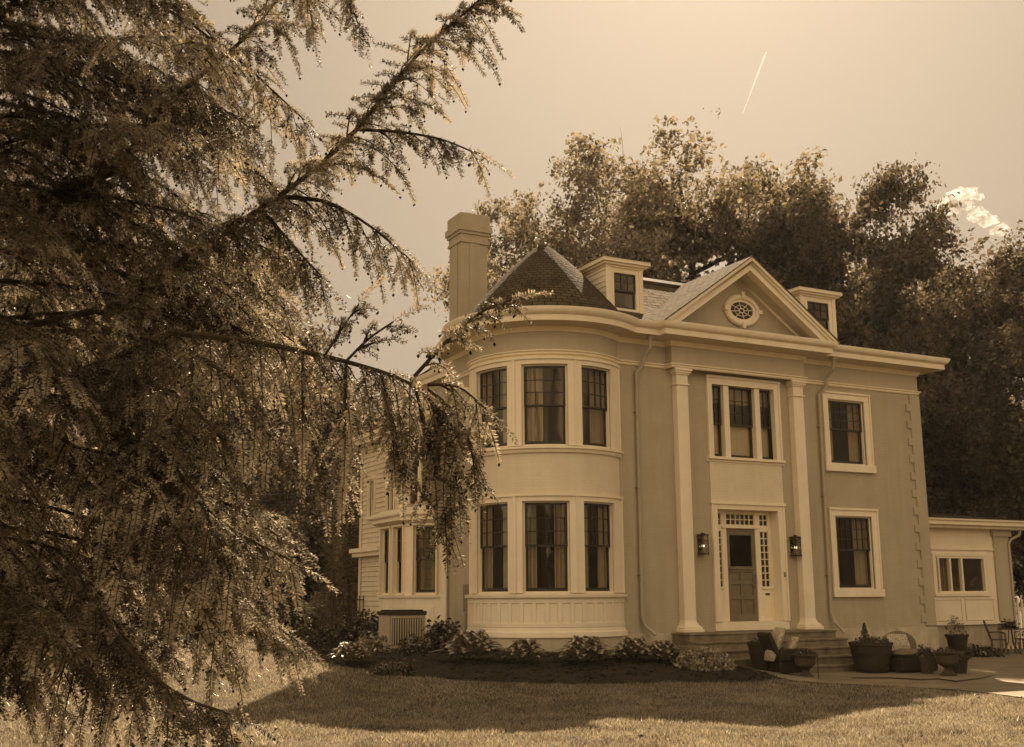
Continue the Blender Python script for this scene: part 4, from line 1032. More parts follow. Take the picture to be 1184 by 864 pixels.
    bough(way([(330, 228, 8.5), (380, 232, 8.3), (430, 262, 8.2), (480, 305, 8.1)]), .02, lens=(.25, .42), dens=9, droop=.8, strand=(.14, .26), hang=.15)
    bough(way([(305, 245, 8.4), (335, 280, 8.3), (372, 320, 8.2)]), .018, lens=(.22, .4), dens=9, droop=.8, strand=(.14, .26), hang=.2)
    bough(way([(410, 150, 8.1), (460, 152, 8.1), (510, 160, 8.0), (552, 178, 8.0)]), .013, lens=(.14, .28), dens=9, droop=.7, strand=(.1, .2), hang=.2)
    bough(from_trunk(4.6, [(130, 200, 9.1), (200, 112, 8.8), (255, 70, 8.6), (300, 28, 8.5), (340, -25, 8.4)]), .028, lens=(.35, .75), dens=12, droop=.6, start=.25)
    bough(way([(360, -70, 8.6), (385, -40, 8.5), (400, -12, 8.4), (415, 30, 8.4)]), .014, lens=(.12, .22), dens=7, droop=.6, strand=(.14, .24), hang=.3)
    bough(way([(340, -60, 8.4), (352, -20, 8.4), (362, 30, 8.4)]), .012, lens=(.1, .2), dens=7, droop=.6, strand=(.12, .22), hang=.3)
    # long arching limb in front of the house
    arch = [(200, 385, 8.2), (270, 392, 7.9), (330, 402, 7.7), (400, 418, 7.5), (455, 434, 7.4), (490, 452, 7.3), (512, 482, 7.3), (520, 520, 7.3)]
    bough(from_trunk(3.0, arch), .027, lens=(.3, .62), dens=14, droop=.95, start=.30, strand=(.14, .3), hang=.35)
    bough(way([(475, 440, 7.4), (500, 412, 7.3), (530, 380, 7.2), (560, 358, 7.1), (592, 346, 7.0)]), .014, lens=(.14, .26), dens=12, droop=.4, strand=(.09, .18))
    bough(way([(400, 418, 7.5), (425, 392, 7.4), (455, 372, 7.3)]), .010, lens=(.12, .25), dens=8, droop=.2, strand=(.09, .18), upb=.25)
    bough(way([(375, 412, 7.5), (395, 380, 7.5), (415, 352, 7.4)]), .010, lens=(.10, .22), dens=8, droop=.2, strand=(.09, .18), upb=.25)
    for q in ([(495, 450, 7.3), (520, 470, 7.2), (540, 500, 7.1), (548, 535, 7.1)], [(500, 470, 7.3), (520, 520, 7.2), (530, 565, 7.2)], [(480, 450, 7.3), (500, 520, 7.3), (515, 600, 7.3)],
              [(440, 430, 7.4), (455, 490, 7.4), (470, 545, 7.4)], [(400, 420, 7.5), (400, 480, 7.5), (395, 555, 7.5)], [(350, 410, 7.6), (350, 480, 7.6), (375, 545, 7.6)], [(495, 445, 7.3), (530, 445, 7.2), (562, 472, 7.1)]):
        bough(way(q), .012, lens=(.15, .32), dens=11, droop=.6, strand=(.12, .26), hang=.4)
    # sunlit drooping limbs in the middle
    for q in ([(120, 430, 8.6), (200, 450, 7.9), (255, 500, 7.5), (285, 565, 7.4)], [(120, 520, 8.7), (200, 560, 8.0), (270, 615, 7.6), (345, 652, 7.4)], [(110, 500, 8.6), (190, 520, 7.9), (240, 590, 7.5), (270, 680, 7.4)],
              [(120, 380, 8.6), (210, 400, 7.9), (290, 450, 7.6), (325, 515, 7.5)], [(100, 560, 8.4), (170, 620, 7.6), (230, 690, 7.3), (262, 745, 7.2)]):
        bough(way(q), .025, lens=(.3, .6), dens=10, droop=.7, strand=(.14, .28), hang=.25)
    # low limb over the lawn
    bough(from_trunk(1.5, [(90, 660, 8.0), (140, 744, 7.2), (190, 795, 6.8), (232, 815, 6.7), (268, 826, 6.6)]), .017, lens=(.26, .5), dens=10, droop=.8, start=.2, strand=(.12, .26), hang=.35)
    for q in ([(60, 690, 8.0), (80, 745, 7.4), (95, 770, 7.2)], [(20, 700, 8.2), (10, 760, 7.6), (0, 790, 7.4)], [(100, 690, 8.0), (130, 750, 7.4), (150, 780, 7.2)], [(-60, 680, 8.4), (-50, 750, 7.8), (-20, 785, 7.6)]):
        bough(way(q), .015, lens=(.25, .5), dens=9, droop=.8, strand=(.12, .26), hang=.35)
    # the full body of the tree
    NB = 165
    for i in range(NB):
        z = 1.2+9.0*(i+.5)/NB; az = i*2.399+rd.uniform(-.3, .3)
        if i % 5 < 3: az = math.atan2(-by, -bx)+rd.uniform(-1.75, 1.75)
        l = (3.5 if z < 7 else 3.5-(z-7)*.4)*rd.uniform(.5, 1.0); e = rd.uniform(-.05, .35) if z > 2.5 else rd.uniform(-.05, .15)
        d = np.array([math.cos(az), math.sin(az), 0]); t = np.linspace(0, 1, 7)[:, None]
        if (d[0]*math.cos(YAW)-d[1]*math.sin(YAW)) < -.45: continue
        path = tr(z)+d*l*t+np.array([0, 0, 1.])*(e*l*t-rd.uniform(.25, .6)*l*t*t)
        dist = math.hypot(path[-1][0], path[-1][1]); zm = 1.75-.085*dist+.45
        if path[-1][2] < zm: path[:, 2] += (zm-path[-1][2])*t[:, 0]**1.5
        # nothing of the tree may reach past the open sky to the right of the body
        c = path[-1]; cx = c[0]*math.cos(YAW)-c[1]*math.sin(YAW); cy = c[0]*math.sin(YAW)+c[1]*math.cos(YAW)
        lim = -.19 if z > 3.2 else (-.165 if z > 2.3 else -.27)
        if cx/cy > lim: path = tr(z)+(path-tr(z))*max(.35, 1-(cx/cy-lim)*5)
        bough(path, .022, lens=(.36, .7), dens=7.5, droop=.45, start=.12, strand=(.16, .32), hang=.08)
    # seed cones as little spindles
    CV = []; ph = np.linspace(0, 2*math.pi, 6)[:-1]
    for c in cones:
        h = rd.uniform(.02, .034); r = h*.4; ax = np.array([rd.normal(0, .2), rd.normal(0, .2), -1]); top = c; bot = c+ax*h; mid = c+ax*h*.45
        ring = [mid+np.array([math.cos(a)*r, math.sin(a)*r, 0]) for a in ph]
        for k in range(5):
            CV += [top, ring[k], ring[(k+1) % 5], bot, ring[(k+1) % 5], ring[k]]
    return W, np.concatenate(NV), np.array(CV), (bx, by)
W, NV, CV, (bx, by) = conifer(); print('needles', len(NV)//4, 'cones', len(CV)//30)
fir = empty('conifer_tree', (0, 0, 0))
tag(fir, 'big dark conifer with drooping needle twigs and small cones, in front at left', 'tree')
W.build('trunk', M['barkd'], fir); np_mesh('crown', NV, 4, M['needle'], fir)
tag(np_mesh('seed_cones', CV, 3, M['cone'], fir), kind='stuff')

# ------------------------------------------------------------------ planting
def hosta_mesh(seed, R=.55, Hh=.42, n=70):
    rd = np.random.default_rng(seed); V = []
    for i in range(n):
        t = (i+.5)/n; a = i*2.4+rd.normal(0, .2); el = 1.25*(1-t)**.8+.12; l = R*(.55+.5*t)*rd.uniform(.8, 1.1); w = .085*rd.uniform(.75, 1.25)
        d = np.array([math.cos(a), math.sin(a), 0]); sd = np.array([-math.sin(a), math.cos(a), 0])
        s = np.linspace(.25, 1, 6); c = d*(l*s)[:, None]*math.cos(el*.55)+np.array([0, 0, 1])*(Hh*(.35+.75*(1-t))*np.sin(s*2.05))[:, None]
        ww = w*np.array([.15, .8, 1.0, .9, .55, .02])
        for k in range(5):
            for sg in (-1, 1):
                V += [c[k], c[k+1], c[k+1]+sd*sg*ww[k+1]+np.array([0, 0, .022])*ww[k+1]/w, c[k]+sd*sg*ww[k]+np.array([0, 0, .022])*ww[k]/w]
    return np.array(V)
hm = []
for i in range(3):
    o = np_mesh('hosta', hosta_mesh(40+i), 4, M['hosta']); hm.append(o.data); bpy.data.objects.remove(o)
def put(me, name, px, py, sc, label, cat, group=None, rz=0, dy=0):
    x, y, z = gxy(px, py); o = bpy.data.objects.new(name, me); COL.objects.link(o)
    o.location = (x, y+dy, z+.03); o.scale = (sc,)*3 if not hasattr(sc, '__len__') else sc; o.rotation_euler = (0, 0, rz); return tag(o, label, cat, group)
HG = 'hostas along the front bed'
for i, (px, py, sc, lab) in enumerate(((545, 768, 1.2, 'broad-leaved hosta at the left end of the turret base beside the meter pipe'), (607, 770, .95, 'hosta under the left part of the turret, second from the meter pipe'), (677, 771, 1.1, 'rounded hosta under the right turret window'),
                                  (733, 767, .95, 'hosta at the foot of the left downspout'), (767, 769, .9, 'hosta touching its twin, between left downspout and pilaster'), (405, 770, .8, 'pale hosta in the side bed left of the cooling unit'))):
    put(hm[i % 3], 'hosta', px, py, sc*1.12, lab, 'plant', HG, i*1.1)
def bush_mesh(seed, w, h, n, size, flat=.5):
    rd = np.random.default_rng(seed); k = n//6
    u = rd.normal(0, 1, (k, 3)); u /= np.linalg.norm(u, axis=1)[:, None]; r = rd.uniform(.45, 1.0, k)**.5*(1+.2*np.sin(u[:, 0]*5+seed)*np.sin(u[:, 1]*4))
    C = u*r[:, None]*np.array([w, w, h]); C[:, 2] = np.abs(C[:, 2])*1.0
    C = np.repeat(C, 6, 0)+rd.normal(0, size*.8, (k*6, 3)); C[:, 2] = np.maximum(C[:, 2], .02)
    return leaves(C, size, .6, flat)
def bush(px, py, w, h, n, size, label, cat='shrub', lm='shrub', name='shrub', group=None, seed=0, dist=None):
    o = np_mesh(name, bush_mesh(seed+int(px), w, h, n, size), 4, M[lm])
    x, y, z = gxy(px, py); 
    if dist:
        f = dist/math.hypot(x, y); x, y = x*f, y*f; z = float(gz(x, y))
    o.location = (x, y, z); return tag(o, label, cat, group)
bush(815, 774, .58, .36, 2600, .075, 'round small-leaved bush beside the stone steps', lm='hosta')
bush(797, 757, .22, .42, 700, .06, 'dark upright bush against the left pilaster base', dist=26.6)
bush(513, 760, .42, .62, 1800, .10, 'dark leafy shrub between the bay and the meter', dist=25.5)
bush(480, 766, .36, .36, 1300, .07, 'low shrub in front of the cooling unit louvres', dist=24.6)
bush(432, 768, .34, .34, 1200, .08, 'pale leafed shrub left of the cooling unit', lm='hosta', dist=25.5)
bush(455, 778, .45, .14, 1200, .06, 'flat ground cover clump at the front of the side bed', 'plant', name='ground_cover_plant')
bush(380, 757, .7, .35, 2200, .09, 'spreading shrub at the left end of the side bed', dist=30)
bush(345, 752, .9, .3, 2400, .09, 'low wide shrub by the small white plate', dist=33)
bush(412, 745, .7, .8, 2200, .1, 'dark shrub in front of the iron fence', dist=30)
bush(380, 712, .95, 1.25, 3800, .13, 'white flowering shrub glowing behind the hammock', lm='flower', name='flowering_shrub', dist=41)
bush(440, 742, .5, .7, 1400, .1, 'dark shrub in the corner beside the bay', dist=29)
for i, px in enumerate((150, 205, 250, 300, 335)):
    bush(px, 748, 1.3, .9+.1*(i % 2), 3000, .16, ('loose bush of meadow plants at the far lawn edge, %s' % ('farthest left', 'second from left', 'in the middle of the row', 'second from right', 'nearest the white plate')[i]), 'plant', 'shrub', 'border_plant', 'border plants along the far lawn edge', dist=37+i*.4)
for i, (px, d, hgt) in enumerate(((180, 44, 3.0), (240, 45, 3.4), (300, 44, 3.2), (350, 45, 3.6), (110, 44, 3.4), (40, 44, 3.4))):
    o = bush(px, 745, 2.6, hgt, 6500, .24, 'tall dark hedge bush behind the border, %s' % ('behind the drooping lit branches', 'left of the middle', 'above the tall border plants', 'just left of the hammock', 'farther left', 'at the far left')[i], 'hedge', 'leafd', 'hedge_bush', 'dark hedge bushes behind the border', seed=3, dist=d)
# weeping conifer left of the clapboard wing
rd = np.random.default_rng(77); W2 = MB(); W2.tube([(0, 0, -.2), (.05, 0, 2.5), (.0, .05, 5.2)], [.12, .08, .02], 8); S0 = []; D0 = []; L0 = []
for i in range(420):
    z = rd.uniform(.8, 5.1); a = rd.uniform(0, 6.28); r = .25+.75*(1-z/5.6)*rd.random(); S0.append(np.array([math.cos(a)*r, math.sin(a)*r, z])); D0.append(np.array([math.cos(a)*.5, math.sin(a)*.5, -.6])); L0.append(rd.uniform(.5, 1.0))
V, _ = strands(S0, D0, L0, step=.04, nl=.13, wd=.035, droop=.8, rd=rd)
wc = empty('weeping_conifer'); p = at(402, 745, 36); wc.location = (p[0], p[1], .3)
W2.build('trunk', M['barkd'], wc); np_mesh('crown', np.concatenate(V), 4, M['leafd'], wc); tag(wc, 'slim dark weeping conifer standing left of the clapboard wing', 'tree')

# ------------------------------------------------------------------ garden and house equipment
def T(name, label, cat, px, py, dist=None, group=None, rz=0, z=None):
    x, y, gz0 = gxy(px, py)
    if dist: f = dist/math.hypot(x, y); x, y = x*f, y*f; gz0 = float(gz(x, y))
    o = empty(name, (x, y, gz0 if z is None else z), rz); return tag(o, label, cat, group)
# cooling unit
t = T('cooling_unit', 'cream outdoor cooling unit with louvred side and dark lid beside the bay', 'air conditioner', 464, 757, 27.0)
b = MB(); b.box(-.46, .46, -.4, .4, 0, .06); sub(b, 'base', M['grey'], t)
b = MB(); b.box(-.43, .43, -.37, .37, .06, .80)
for i in range(13): b.box(-.375+.06*i, -.345+.06*i, -.40, -.375, .12, .74)
b.box(-.43, .43, -.39, -.37, .74, .80); b.box(-.43, .43, -.39, -.37, .06, .12); b.box(-.43, -.39, -.39, -.37, .12, .74); b.box(.39, .43, -.39, -.37, .12, .74)
sub(b, 'cabinet', M['cream'], t, bevel=.006); b = MB(); b.box(-.389, .389, -.374, -.371, .121, .739); sub(b, 'gap_shade', M['metal'], t)  # dark sheet behind the slats paints in the shade of the gaps
b = MB(); b.box(-.46, .46, -.42, .40, .80, .89); b.box(-.40, .40, -.36, .34, .89, .92); sub(b, 'lid', M['metal'], t, bevel=.015)
# electric meter
t = empty('meter_box', (11.72, 24.62, 0)); tag(t, 'grey electric meter box with pipes on the wall left of the turret', 'meter')
def tb(x0, x1, y0, y1, z0, z1): return MB().box(x0, x1, y0, y1, z0, z1)
sub(tb(-.16, -.0, -.22, .06, 1.38, 2.02), 'box', M['grey'], t, bevel=.01)
b = MB(); b.revolve([(0, .09), (.06, .085), (.075, .05), (.08, 0)], (0, 0, 0), 16); b.v = [(x-.04, -.22-z, y+1.78) for x, y, z in b.v]; sub(b, 'dial', M['glass'], t)
sub(tb(-.14, -.02, -.16, .0, .5, 1.36), 'pedestal', M['grey'], t, bevel=.01)
b = MB(); b.tube([(-.10, -.20, 1.36), (-.10, -.22, .9), (-.09, -.22, .45)], .03); b.tube([(.08, -.30, .45), (.06, -.30, .85), (.10, -.28, 1.0), (.2, -.22, 1.05), (.3, -.12, 1.05)], .032); sub(b, 'pipe', M['cream'], t)
# wall lanterns
def lantern(x):
    t = empty('wall_lantern', (x, 22.0, 2.92)); c = lambda u, d, z: (u, -d, z)
    b = MB(); b.box(-.05, .05, .0, .02, -.14, .14, c); b.box(-.02, .02, .02, .06, -.02, .02, c); sub(b, 'bracket', M['metal'], t)
    b = MB(); w = .085
    for sx in (-1, 1):
        for y in (.05, .22): b.box(sx*w-.008, sx*w+.008, y-.008, y+.008, -.22, .2, c)
    b.box(-w-.015, w+.015, .03, .24, .2, .235, c); b.box(-w-.015, w+.015, .03, .24, -.25, -.22, c); b.box(-w, w, .045, .225, .08, .095, c)
    b.box(-.03, .03, .1, .17, .235, .27, c); sub(b, 'cage', M['metal'], t)
    b = MB(); b.box(-w+.012, w-.012, .06, .21, -.21, .195, c); sub(b, 'pane', M['glass'], t)
    b = MB()
    for u in (-.03, 0, .03): b.tube([c(u, .135, -.2), c(u, .135, -.06)], .010, 8)
    sub(b, 'candle', M['white'], t)
    b = MB()
    for u in (-.03, 0, .03): b.revolve([(.0, .05), (.012, .02), (.009, 0), (0, -.004)], c(u, .135, -.055), 8)
    sub(b, 'bulb', M['bulb'], t); return t
m = bpy.data.materials.new('lit_bulb'); m.use_nodes = True; pb_ = m.node_tree.nodes['Principled BSDF']; pb_.inputs['Emission Color'].default_value = (1, .78, .5, 1); pb_.inputs['Emission Strength'].default_value = 1.6; M['bulb'] = m
tag(lantern(16.55), 'black glass lantern on the wall left of the front door', 'lantern', 'door lanterns')
tag(lantern(19.40), 'black glass lantern on the wall right of the front door', 'lantern', 'door lanterns')

# tubs, urns and pots
def barrel(name, label, px, py, dist, r, h, seed, conifers=True, group='planters by the steps'):
    t = T(name, label, 'planter', px, py, dist, group)
    b = MB(); b.revolve([(0, 0), (r*.74, 0), (r*.76, .02), (r*.90, h*.5), (r, h*.88), (r*1.05, h*.9), (r*1.06, h), (r*.96, h), (r*.94, h-.06), (0, h-.06)], n=28); sub(b, 'tub', M['barrel'] if 'barrel' in M else M['wood'], t)
    b = MB()
    for z in (.12, .62): rr = r*(.76+.16*z/.5) if z < .5 else r*.95; b.revolve([(rr*1.0, h*z), (rr*1.03, h*z), (rr*1.035, h*z+.04), (rr*1.0, h*z+.04)], n=28)
    sub(b, 'hoop', M['metal'], t)
    o = np_mesh('foliage', bush_mesh(seed, r*.8, .11, 700, .05)+np.array([0, 0, h-.05]), 4, M['shrub'], t)
    if conifers:
        rd = np.random.default_rng(seed); n = 900; z = rd.random(n); a = rd.uniform(0, 6.28, n); rr = .13*(1-z)*np.sqrt(rd.random(n))+.01
        C = np.stack([np.cos(a)*rr-r*.35, np.sin(a)*rr, h+z*.42], 1); np_mesh('dwarf_conifer', leaves(C, .035, .4), 4, M['leafd'], t)
    return t
barrel('barrel_planter', 'dark barrel planter at the foot of the steps on the left, behind the chair', 886, 783, 25.6, .36, .64, 5, False)
barrel('barrel_planter', 'dark barrel planter with a tiny conifer, right of the steps', 1009, 780, 27.2, .46, .68, 6)
def urn(label, px, py, dist, s, seed):
    t = T('urn', label, 'urn', px, py, dist, 'stone urns on the patio')
    b = MB(); b.revolve([(0, 0), (.17, 0), (.17, .05), (.13, .07), (.075, .12), (.07, .17), (.12, .2), (.2, .26), (.225, .33), (.215, .40), (.23, .44), (.285, .465), (.29, .49), (.26, .5), (.23, .46), (0, .45)], n=32)
    b.v = [(x*s, y*s, z*s) for x, y, z in b.v]; sub(b, 'bowl', M['terra'], t)
    np_mesh('foliage', bush_mesh(seed, .22*s, .07*s, 420, .05)+np.array([0, 0, .44*s]), 4, M['shrub'], t); return t
urn('weathered footed urn standing before the patterned armchair', 932, 787, 24.6, .95, 3)
urn('weathered footed urn standing in front of the loveseat end', 1097, 785, 26.4, 1.05, 4)
# armchair seen from its side, back reclined
t = T('armchair', 'dark wicker armchair with a reclined patterned cushion at the foot of the steps', 'armchair', 912, 786, 25.1, rz=R_(-20))
# local: x to the right (the way it faces), y away
b = MB(); b.box(-.30, .36, -.33, .33, .08, .30); b.box(-.30, .34, -.36, -.28, .30, .56); b.box(-.30, .34, .28, .36, .30, .56)
b.prism([(-.30, .28), (-.20, .28), (-.46, .90), (-.56, .86)], -.34, .34, lambda u, w, h: (u, h, w))
for x, y in ((-.27, -.3), (-.27, .3), (.32, -.3), (.32, .3)): b.box(x-.03, x+.03, y-.03, y+.03, 0, .08)
sub(b, 'frame', M['wicker'], t, bevel=.03)
def cushion(w, d, h, n=10):
    P = []
    b = MB()
    for sgn in (1, -1):
        P = [[(w*(i/n-.5), d*(j/n-.5), sgn*h*.5*((1-abs(2*i/n-1)**3)*(1-abs(2*j/n-1)**3))**.5) for j in range(n+1)] for i in range(n+1)]; b.grid(P)
    return b
def place(mb, mtx): mb.v = [tuple(mtx@Vector(p)) for p in mb.v]; return mb
rot = lambda ax, a: Matrix.Rotation(R_(a), 4, ax)
sub(place(cushion(.62, .56, .16), Matrix.Translation((.02, 0, .38))), 'seat_cushion', M['pillow'], t)
sub(place(cushion(.74, .60, .17), Matrix.Translation((-.27, 0, .64))@rot('Y', 113)@rot('Z', 0)), 'back_cushion', M['pillow'], t)
o = place(cushion(.44, .40, .17), Matrix.Translation((.06, -.05, .60))@rot('Y', 120)).build('pillow', M['pillow'])
o.location = t.location; o.rotation_euler = t.rotation_euler; tag(o, 'pale patterned throw pillow lying on the wicker armchair', 'pillow')
# loveseat
t = T('loveseat', 'dark wicker loveseat with round back and pale cushion by the house corner', 'sofa', 1052, 781, 27.6, rz=R_(-4))
b = MB(); b.box(-.52, .52, -.36, .36, .04, .34); sub(b, 'base', M['wicker'], t, bevel=.04)
b = MB(); n = 24
b.prism([(-.50, .30), (.50, .30)]+[(.50*math.cos(math.pi*i/n), .60+.30*math.sin(math.pi*i/n)) for i in range(n+1)], .24, .36, lambda u, w, h: (u, h, w)); sub(b, 'backrest', M['cushion'], t, bevel=.04)
sub(place(cushion(1.0, .66, .20), Matrix.Translation((0, -.05, .42))), 'seat_cushion', M['cushion'], t)
o = place(cushion(.62, .40, .18), Matrix.Translation((-.20, .06, .66))@rot('X', 68)@rot('Y', 4)).build('pillow', M['pillow']); o.location = t.location; o.rotation_euler = t.rotation_euler
tag(o, 'long pale patterned pillow leaning on the loveseat back', 'pillow')
def pot(label, px, py, dist, r, h, seed, lm='shrub', fh=.25, grp=None, m='pot'):
    t = T('flower_pot', label, 'flower pot', px, py, dist, grp)
    b = MB(); b.revolve([(0, 0), (r*.68, 0), (r*.96, h*.88), (r*1.06, h*.88), (r*1.06, h), (r*.92, h), (r*.9, h-.04), (0, h-.04)], n=24); sub(b, 'pot', M[m], t)
    np_mesh('foliage', bush_mesh(seed, r*1.0, fh, 500, .06)+np.array([0, 0, h-.03]), 4, M[lm], t); return t
pot('stone pot with a dark clump between loveseat and urn', 1073, 781, 27.0, .17, .42, 8, fh=.14, m='terra')
pot('squat dark pot behind the right urn', 1110, 781, 27.2, .2, .36, 9, fh=.1)
pot('tall dark pot with a sprawling plant against the annex base', 1108, 757, 34.4, .3, .62, 10, 'hosta', .45)
# stake by the urn
t = T('garden_stake', 'thin iron stake standing in the grass beside the urn', 'stake', 947, 792, 24.0); b = MB(); b.tube([(0, 0, -.1), (0, 0, .5)], .009, 6); b.tube([(0, 0, .5), (-.05, 0, .55), (-.12, 0, .55), (-.16, 0, .5)], .008, 6); sub(b, 'rod', M['metal'], t)
# hose
pts = [gxy(x, y) for x, y in ((985, 786), (1030, 786), (1065, 788), (1085, 787), (1105, 790), (1130, 787), (1150, 783))]
b = MB(); b.tube([(x, y, z+.035) for x, y, z in pts], .014, 6); tag(b.build('garden_hose', M['metal']), 'dark hose lying across the patio in front of the loveseat', 'hose')
# bistro set
t = T('bistro_chair', 'wrought iron bistro chair leaning back beside the annex pier', 'chair', 1156, 757, 35.5, rz=R_(35))
def iron_chair(t):
    b = MB(); b.box(-.2, .2, -.2, .2, .43, .455); sub(b, 'seat', M['iron'], t)
    b = MB(); b.tube([(-.2, .2, .45), (-.2, .27, .7), (-.18, .34, .93), (0, .35, .98), (.18, .34, .93), (.2, .27, .7), (.2, .2, .45)], .014, 8)
    for x in (-.1, 0, .1): b.tube([(x, .2, .45), (x*1.1, .27, .7), (x, .345, .95)], .008, 6)
    sub(b, 'backrest', M['iron'], t)
    for sx in (-1, 1):
        for sy in (-1, 1):
            b = MB(); b.tube([(sx*.18, sy*.18, .44), (sx*.2, sy*.19, .2), (sx*.23, sy*.24, 0)], .013, 8); sub(b, 'leg', M['iron'], t)
    for sx in (-1, 1):
        b = MB(); b.tube([(sx*.21, .25, .64), (sx*.23, .0, .66), (sx*.23, -.18, .62), (sx*.2, -.19, .45)], .012, 8); sub(b, 'armrest', M['iron'], t)
iron_chair(t)
t = T('bistro_chair', 'wrought iron bistro chair at the right edge of the picture', 'chair', 1186, 757, 36.2, rz=R_(-120)); iron_chair(t)
t = T('bistro_table', 'round iron bistro table between the two iron chairs', 'table', 1171, 757, 36.4)
b = MB(); b.revolve([(0, .70), (.36, .70), (.37, .715), (.36, .73), (0, .73)], n=28); sub(b, 'tabletop', M['iron'], t)
for k in range(3):
    a = k*2.094; b = MB(); b.tube([(.05*math.cos(a), .05*math.sin(a), .70), (.08*math.cos(a), .08*math.sin(a), .35), (.3*math.cos(a), .3*math.sin(a), 0)], .014, 8); sub(b, 'leg', M['iron'], t)
x, y, z = gxy(1156, 757); o = np_mesh('potted_plant', bush_mesh(91, .22, .16, 500, .07), 4, M['shrub']); o.location = t.location+Vector((-.05, 0, .73)); tag(o, 'small leafy plant on the iron bistro table', 'plant')
bush(1132, 758, .55, .24, 1500, .08, 'low leafy plants along the annex foundation', 'plant', name='ground_cover_plant', dist=34.6)
# white picket panel at the right edge
t = T('picket_fence', 'pale wooden fence panel beyond the annex at the right edge', 'fence', 1188, 748, 40)
b = MB()
for i in range(9): b.box(-.9+.2*i, -.82+.2*i, 0, .03, 0, 1.55)
b.box(-1, .9, .03, .06, .3, .4); b.box(-1, .9, .03, .06, 1.2, 1.3); sub(b, 'panel', M['trim'], t)
for x in (-1.05, .95): b = MB(); b.box(x-.06, x+.06, -.03, .09, 0, 1.7); sub(b, 'post', M['trim'], t)
# iron fence at left
t = T('iron_fence', 'dark iron picket fence left of the clapboard wing', 'fence', 425, 745, 34)
b = MB()
for i in range(16): b.tube([(-1.0+.12*i, 0, 0), (-1.0+.12*i, 0, 1.25)], .014, 6)
b.box(-1.1, .9, -.015, .015, 1.12, 1.15); b.box(-1.1, .9, -.015, .015, .2, .23); sub(b, 'panel', M['iron'], t)
for x in (-1.1, .9): b = MB(); b.box(x-.04, x+.04, -.04, .04, 0, 1.35); b.revolve([(0, .1), (.05, .05), (.03, 0)], (x, 0, 1.35), 10); sub(b, 'post', M['iron'], t)
# hammock on its stand
t = T('hammock', 'pale canvas hammock slung on a stand before the flowering shrub', 'hammock', 382, 747, 37)
b = MB(); b.grid([[(x, y, .55+.62*(abs(x)/.9)**1.7*(1 if x > 0 else .75)-.10*math.cos(y*4)) for y in np.linspace(-.3, .3, 7)] for x in np.linspace(-.8, .95, 18)]); sub(b, 'sling', M['canvas'], t)
b = MB(); b.tube([(-1.0, 0, 1.05), (-.8, 0, .3), (-.5, 0, .06), (.6, 0, .06), (.9, 0, .3), (1.15, 0, 1.25)], .03, 8); b.tube([(-.5, -.5, .03), (-.5, .5, .03)], .03); b.tube([(.6, -.5, .03), (.6, .5, .03)], .03); sub(b, 'stand', M['grey'], t)
t = T('stepping_plate', 'small white round plate lying at the far edge of the lawn', 'plate', 349, 752, 33); b = MB(); b.revolve([(0, .09), (.17, .09), (.2, .11), (.22, .13), (.2, .09), (.1, .05), (.09, 0), (0, 0)], n=24); sub(b, 'dish', M['white'], t)

# ------------------------------------------------------------------ sky things
cm = bpy.data.materials.new('cloud_vapour'); cm.use_nodes = True; nt = cm.node_tree; nt.nodes.clear(); out = nt.nodes.new('ShaderNodeOutputMaterial')
d = nt.nodes.new('ShaderNodeBsdfTranslucent'); e = nt.nodes.new('ShaderNodeBsdfDiffuse'); d.inputs[0].default_value = e.inputs[0].default_value = (.74, .74, .73, 1); mx_ = nt.nodes.new('ShaderNodeMixShader'); mx_.inputs[0].default_value = .35; nt.links.new(d.outputs[0], mx_.inputs[1]); nt.links.new(e.outputs[0], mx_.inputs[2])
tr_ = nt.nodes.new('ShaderNodeBsdfTransparent'); m3 = nt.nodes.new('ShaderNodeMixShader'); lw = nt.nodes.new('ShaderNodeLayerWeight'); lw.inputs[0].default_value = .35
pw_ = nt.nodes.new('ShaderNodeMath'); pw_.operation = 'MULTIPLY_ADD'; pw_.inputs[1].default_value = 1.1; pw_.inputs[2].default_value = .2; pw_.use_clamp = True
lw.inputs[0].default_value = .45; nt.links.new(lw.outputs['Facing'], pw_.inputs[0]); nt.links.new(pw_.outputs[0], m3.inputs[0]); nt.links.new(mx_.outputs[0], m3.inputs[1]); nt.links.new(tr_.outputs[0], m3.inputs[2]); nt.links.new(m3.outputs[0], out.inputs['Surface'])
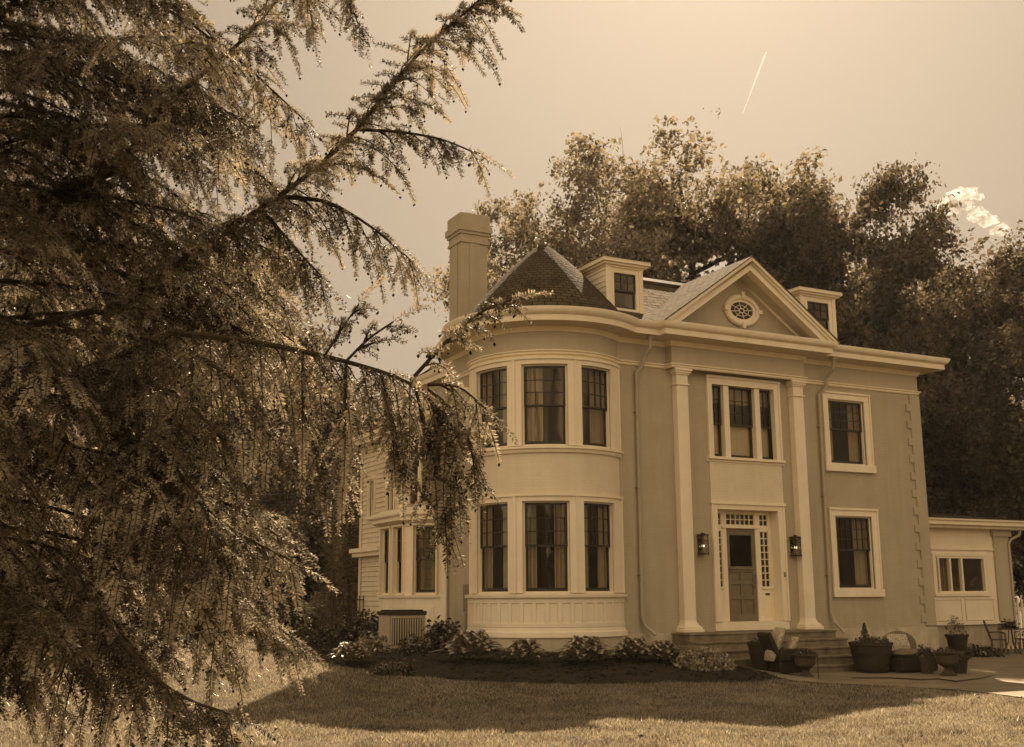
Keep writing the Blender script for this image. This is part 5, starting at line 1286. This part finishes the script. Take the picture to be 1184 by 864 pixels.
def puff(seed, r):
    b = bmesh.new(); bmesh.ops.create_icosphere(b, subdivisions=4, radius=r); rd = random.Random(seed); from mathutils import noise
    for v in b.verts:
        q = v.co.normalized()*1.7+Vector((seed*3.1, 0, 0)); v.co *= 1+.32*noise.fractal(q, 1.0, 2.0, 3)
    me = bpy.data.meshes.new('puff'); b.to_mesh(me); b.free(); me.polygons.foreach_set('use_smooth', [True]*len(me.polygons)); return me
parts = [(1096, 234, 8), (1108, 226, 10), (1122, 224, 8), (1132, 228, 5), (1088, 240, 7), (1116, 238, 9), (1130, 248, 10), (1104, 240, 9), (1144, 256, 9), (1156, 266, 9)]
bm = bmesh.new()
for i, (px, py, r) in enumerate(parts):
    me = puff(i, r*1.15*900/1300); me.transform(Matrix.Translation(Vector(at(px, py, 900)))@Matrix.Diagonal((1, 1, .75, 1))); bm.from_mesh(me)
me = bpy.data.meshes.new('cloud'); bm.to_mesh(me); bm.free(); me.polygons.foreach_set('use_smooth', [True]*len(me.polygons))
tag(link('cloud', me, cm), 'small bright puffy cloud above the trees at right', 'cloud')
b = MB(); n = 14; A, Bq = at(859, 131, 2400), at(886, 60, 2400)
b.tube([A+(Bq-A)*i/(n-1) for i in range(n)], [.5+1.9*(i/(n-1))**.8 if i < n-1 else .6 for i in range(n)], 10)
tm = cm.copy(); tm.name = 'trail_vapour'
for n_ in tm.node_tree.nodes:
    if n_.type in ('BSDF_DIFFUSE', 'BSDF_TRANSLUCENT'): n_.inputs[0].default_value = (.85, .85, .85, 1)
    if n_.type == 'MATH': n_.inputs[1].default_value = .35; n_.inputs[2].default_value = .1
tag(b.build('contrail', tm), 'thin white slanting vapour trail high in the sky', 'contrail')

# ------------------------------------------------------------------ summer haze
hz = MB(); hz.box(-70, 110, -70, 130, -1.2, 34)
hm_ = bpy.data.materials.new('haze_air'); hm_.use_nodes = True; nt = hm_.node_tree; nt.nodes.clear(); out = nt.nodes.new('ShaderNodeOutputMaterial'); pv = nt.nodes.new('ShaderNodeVolumePrincipled')
pv.inputs['Color'].default_value = (.95, .93, .9, 1); pv.inputs['Density'].default_value = HAZE; pv.inputs['Anisotropy'].default_value = .35
nt.links.new(pv.outputs[0], out.inputs['Volume'])
tag(hz.build('haze', hm_, smooth=False), kind='stuff')
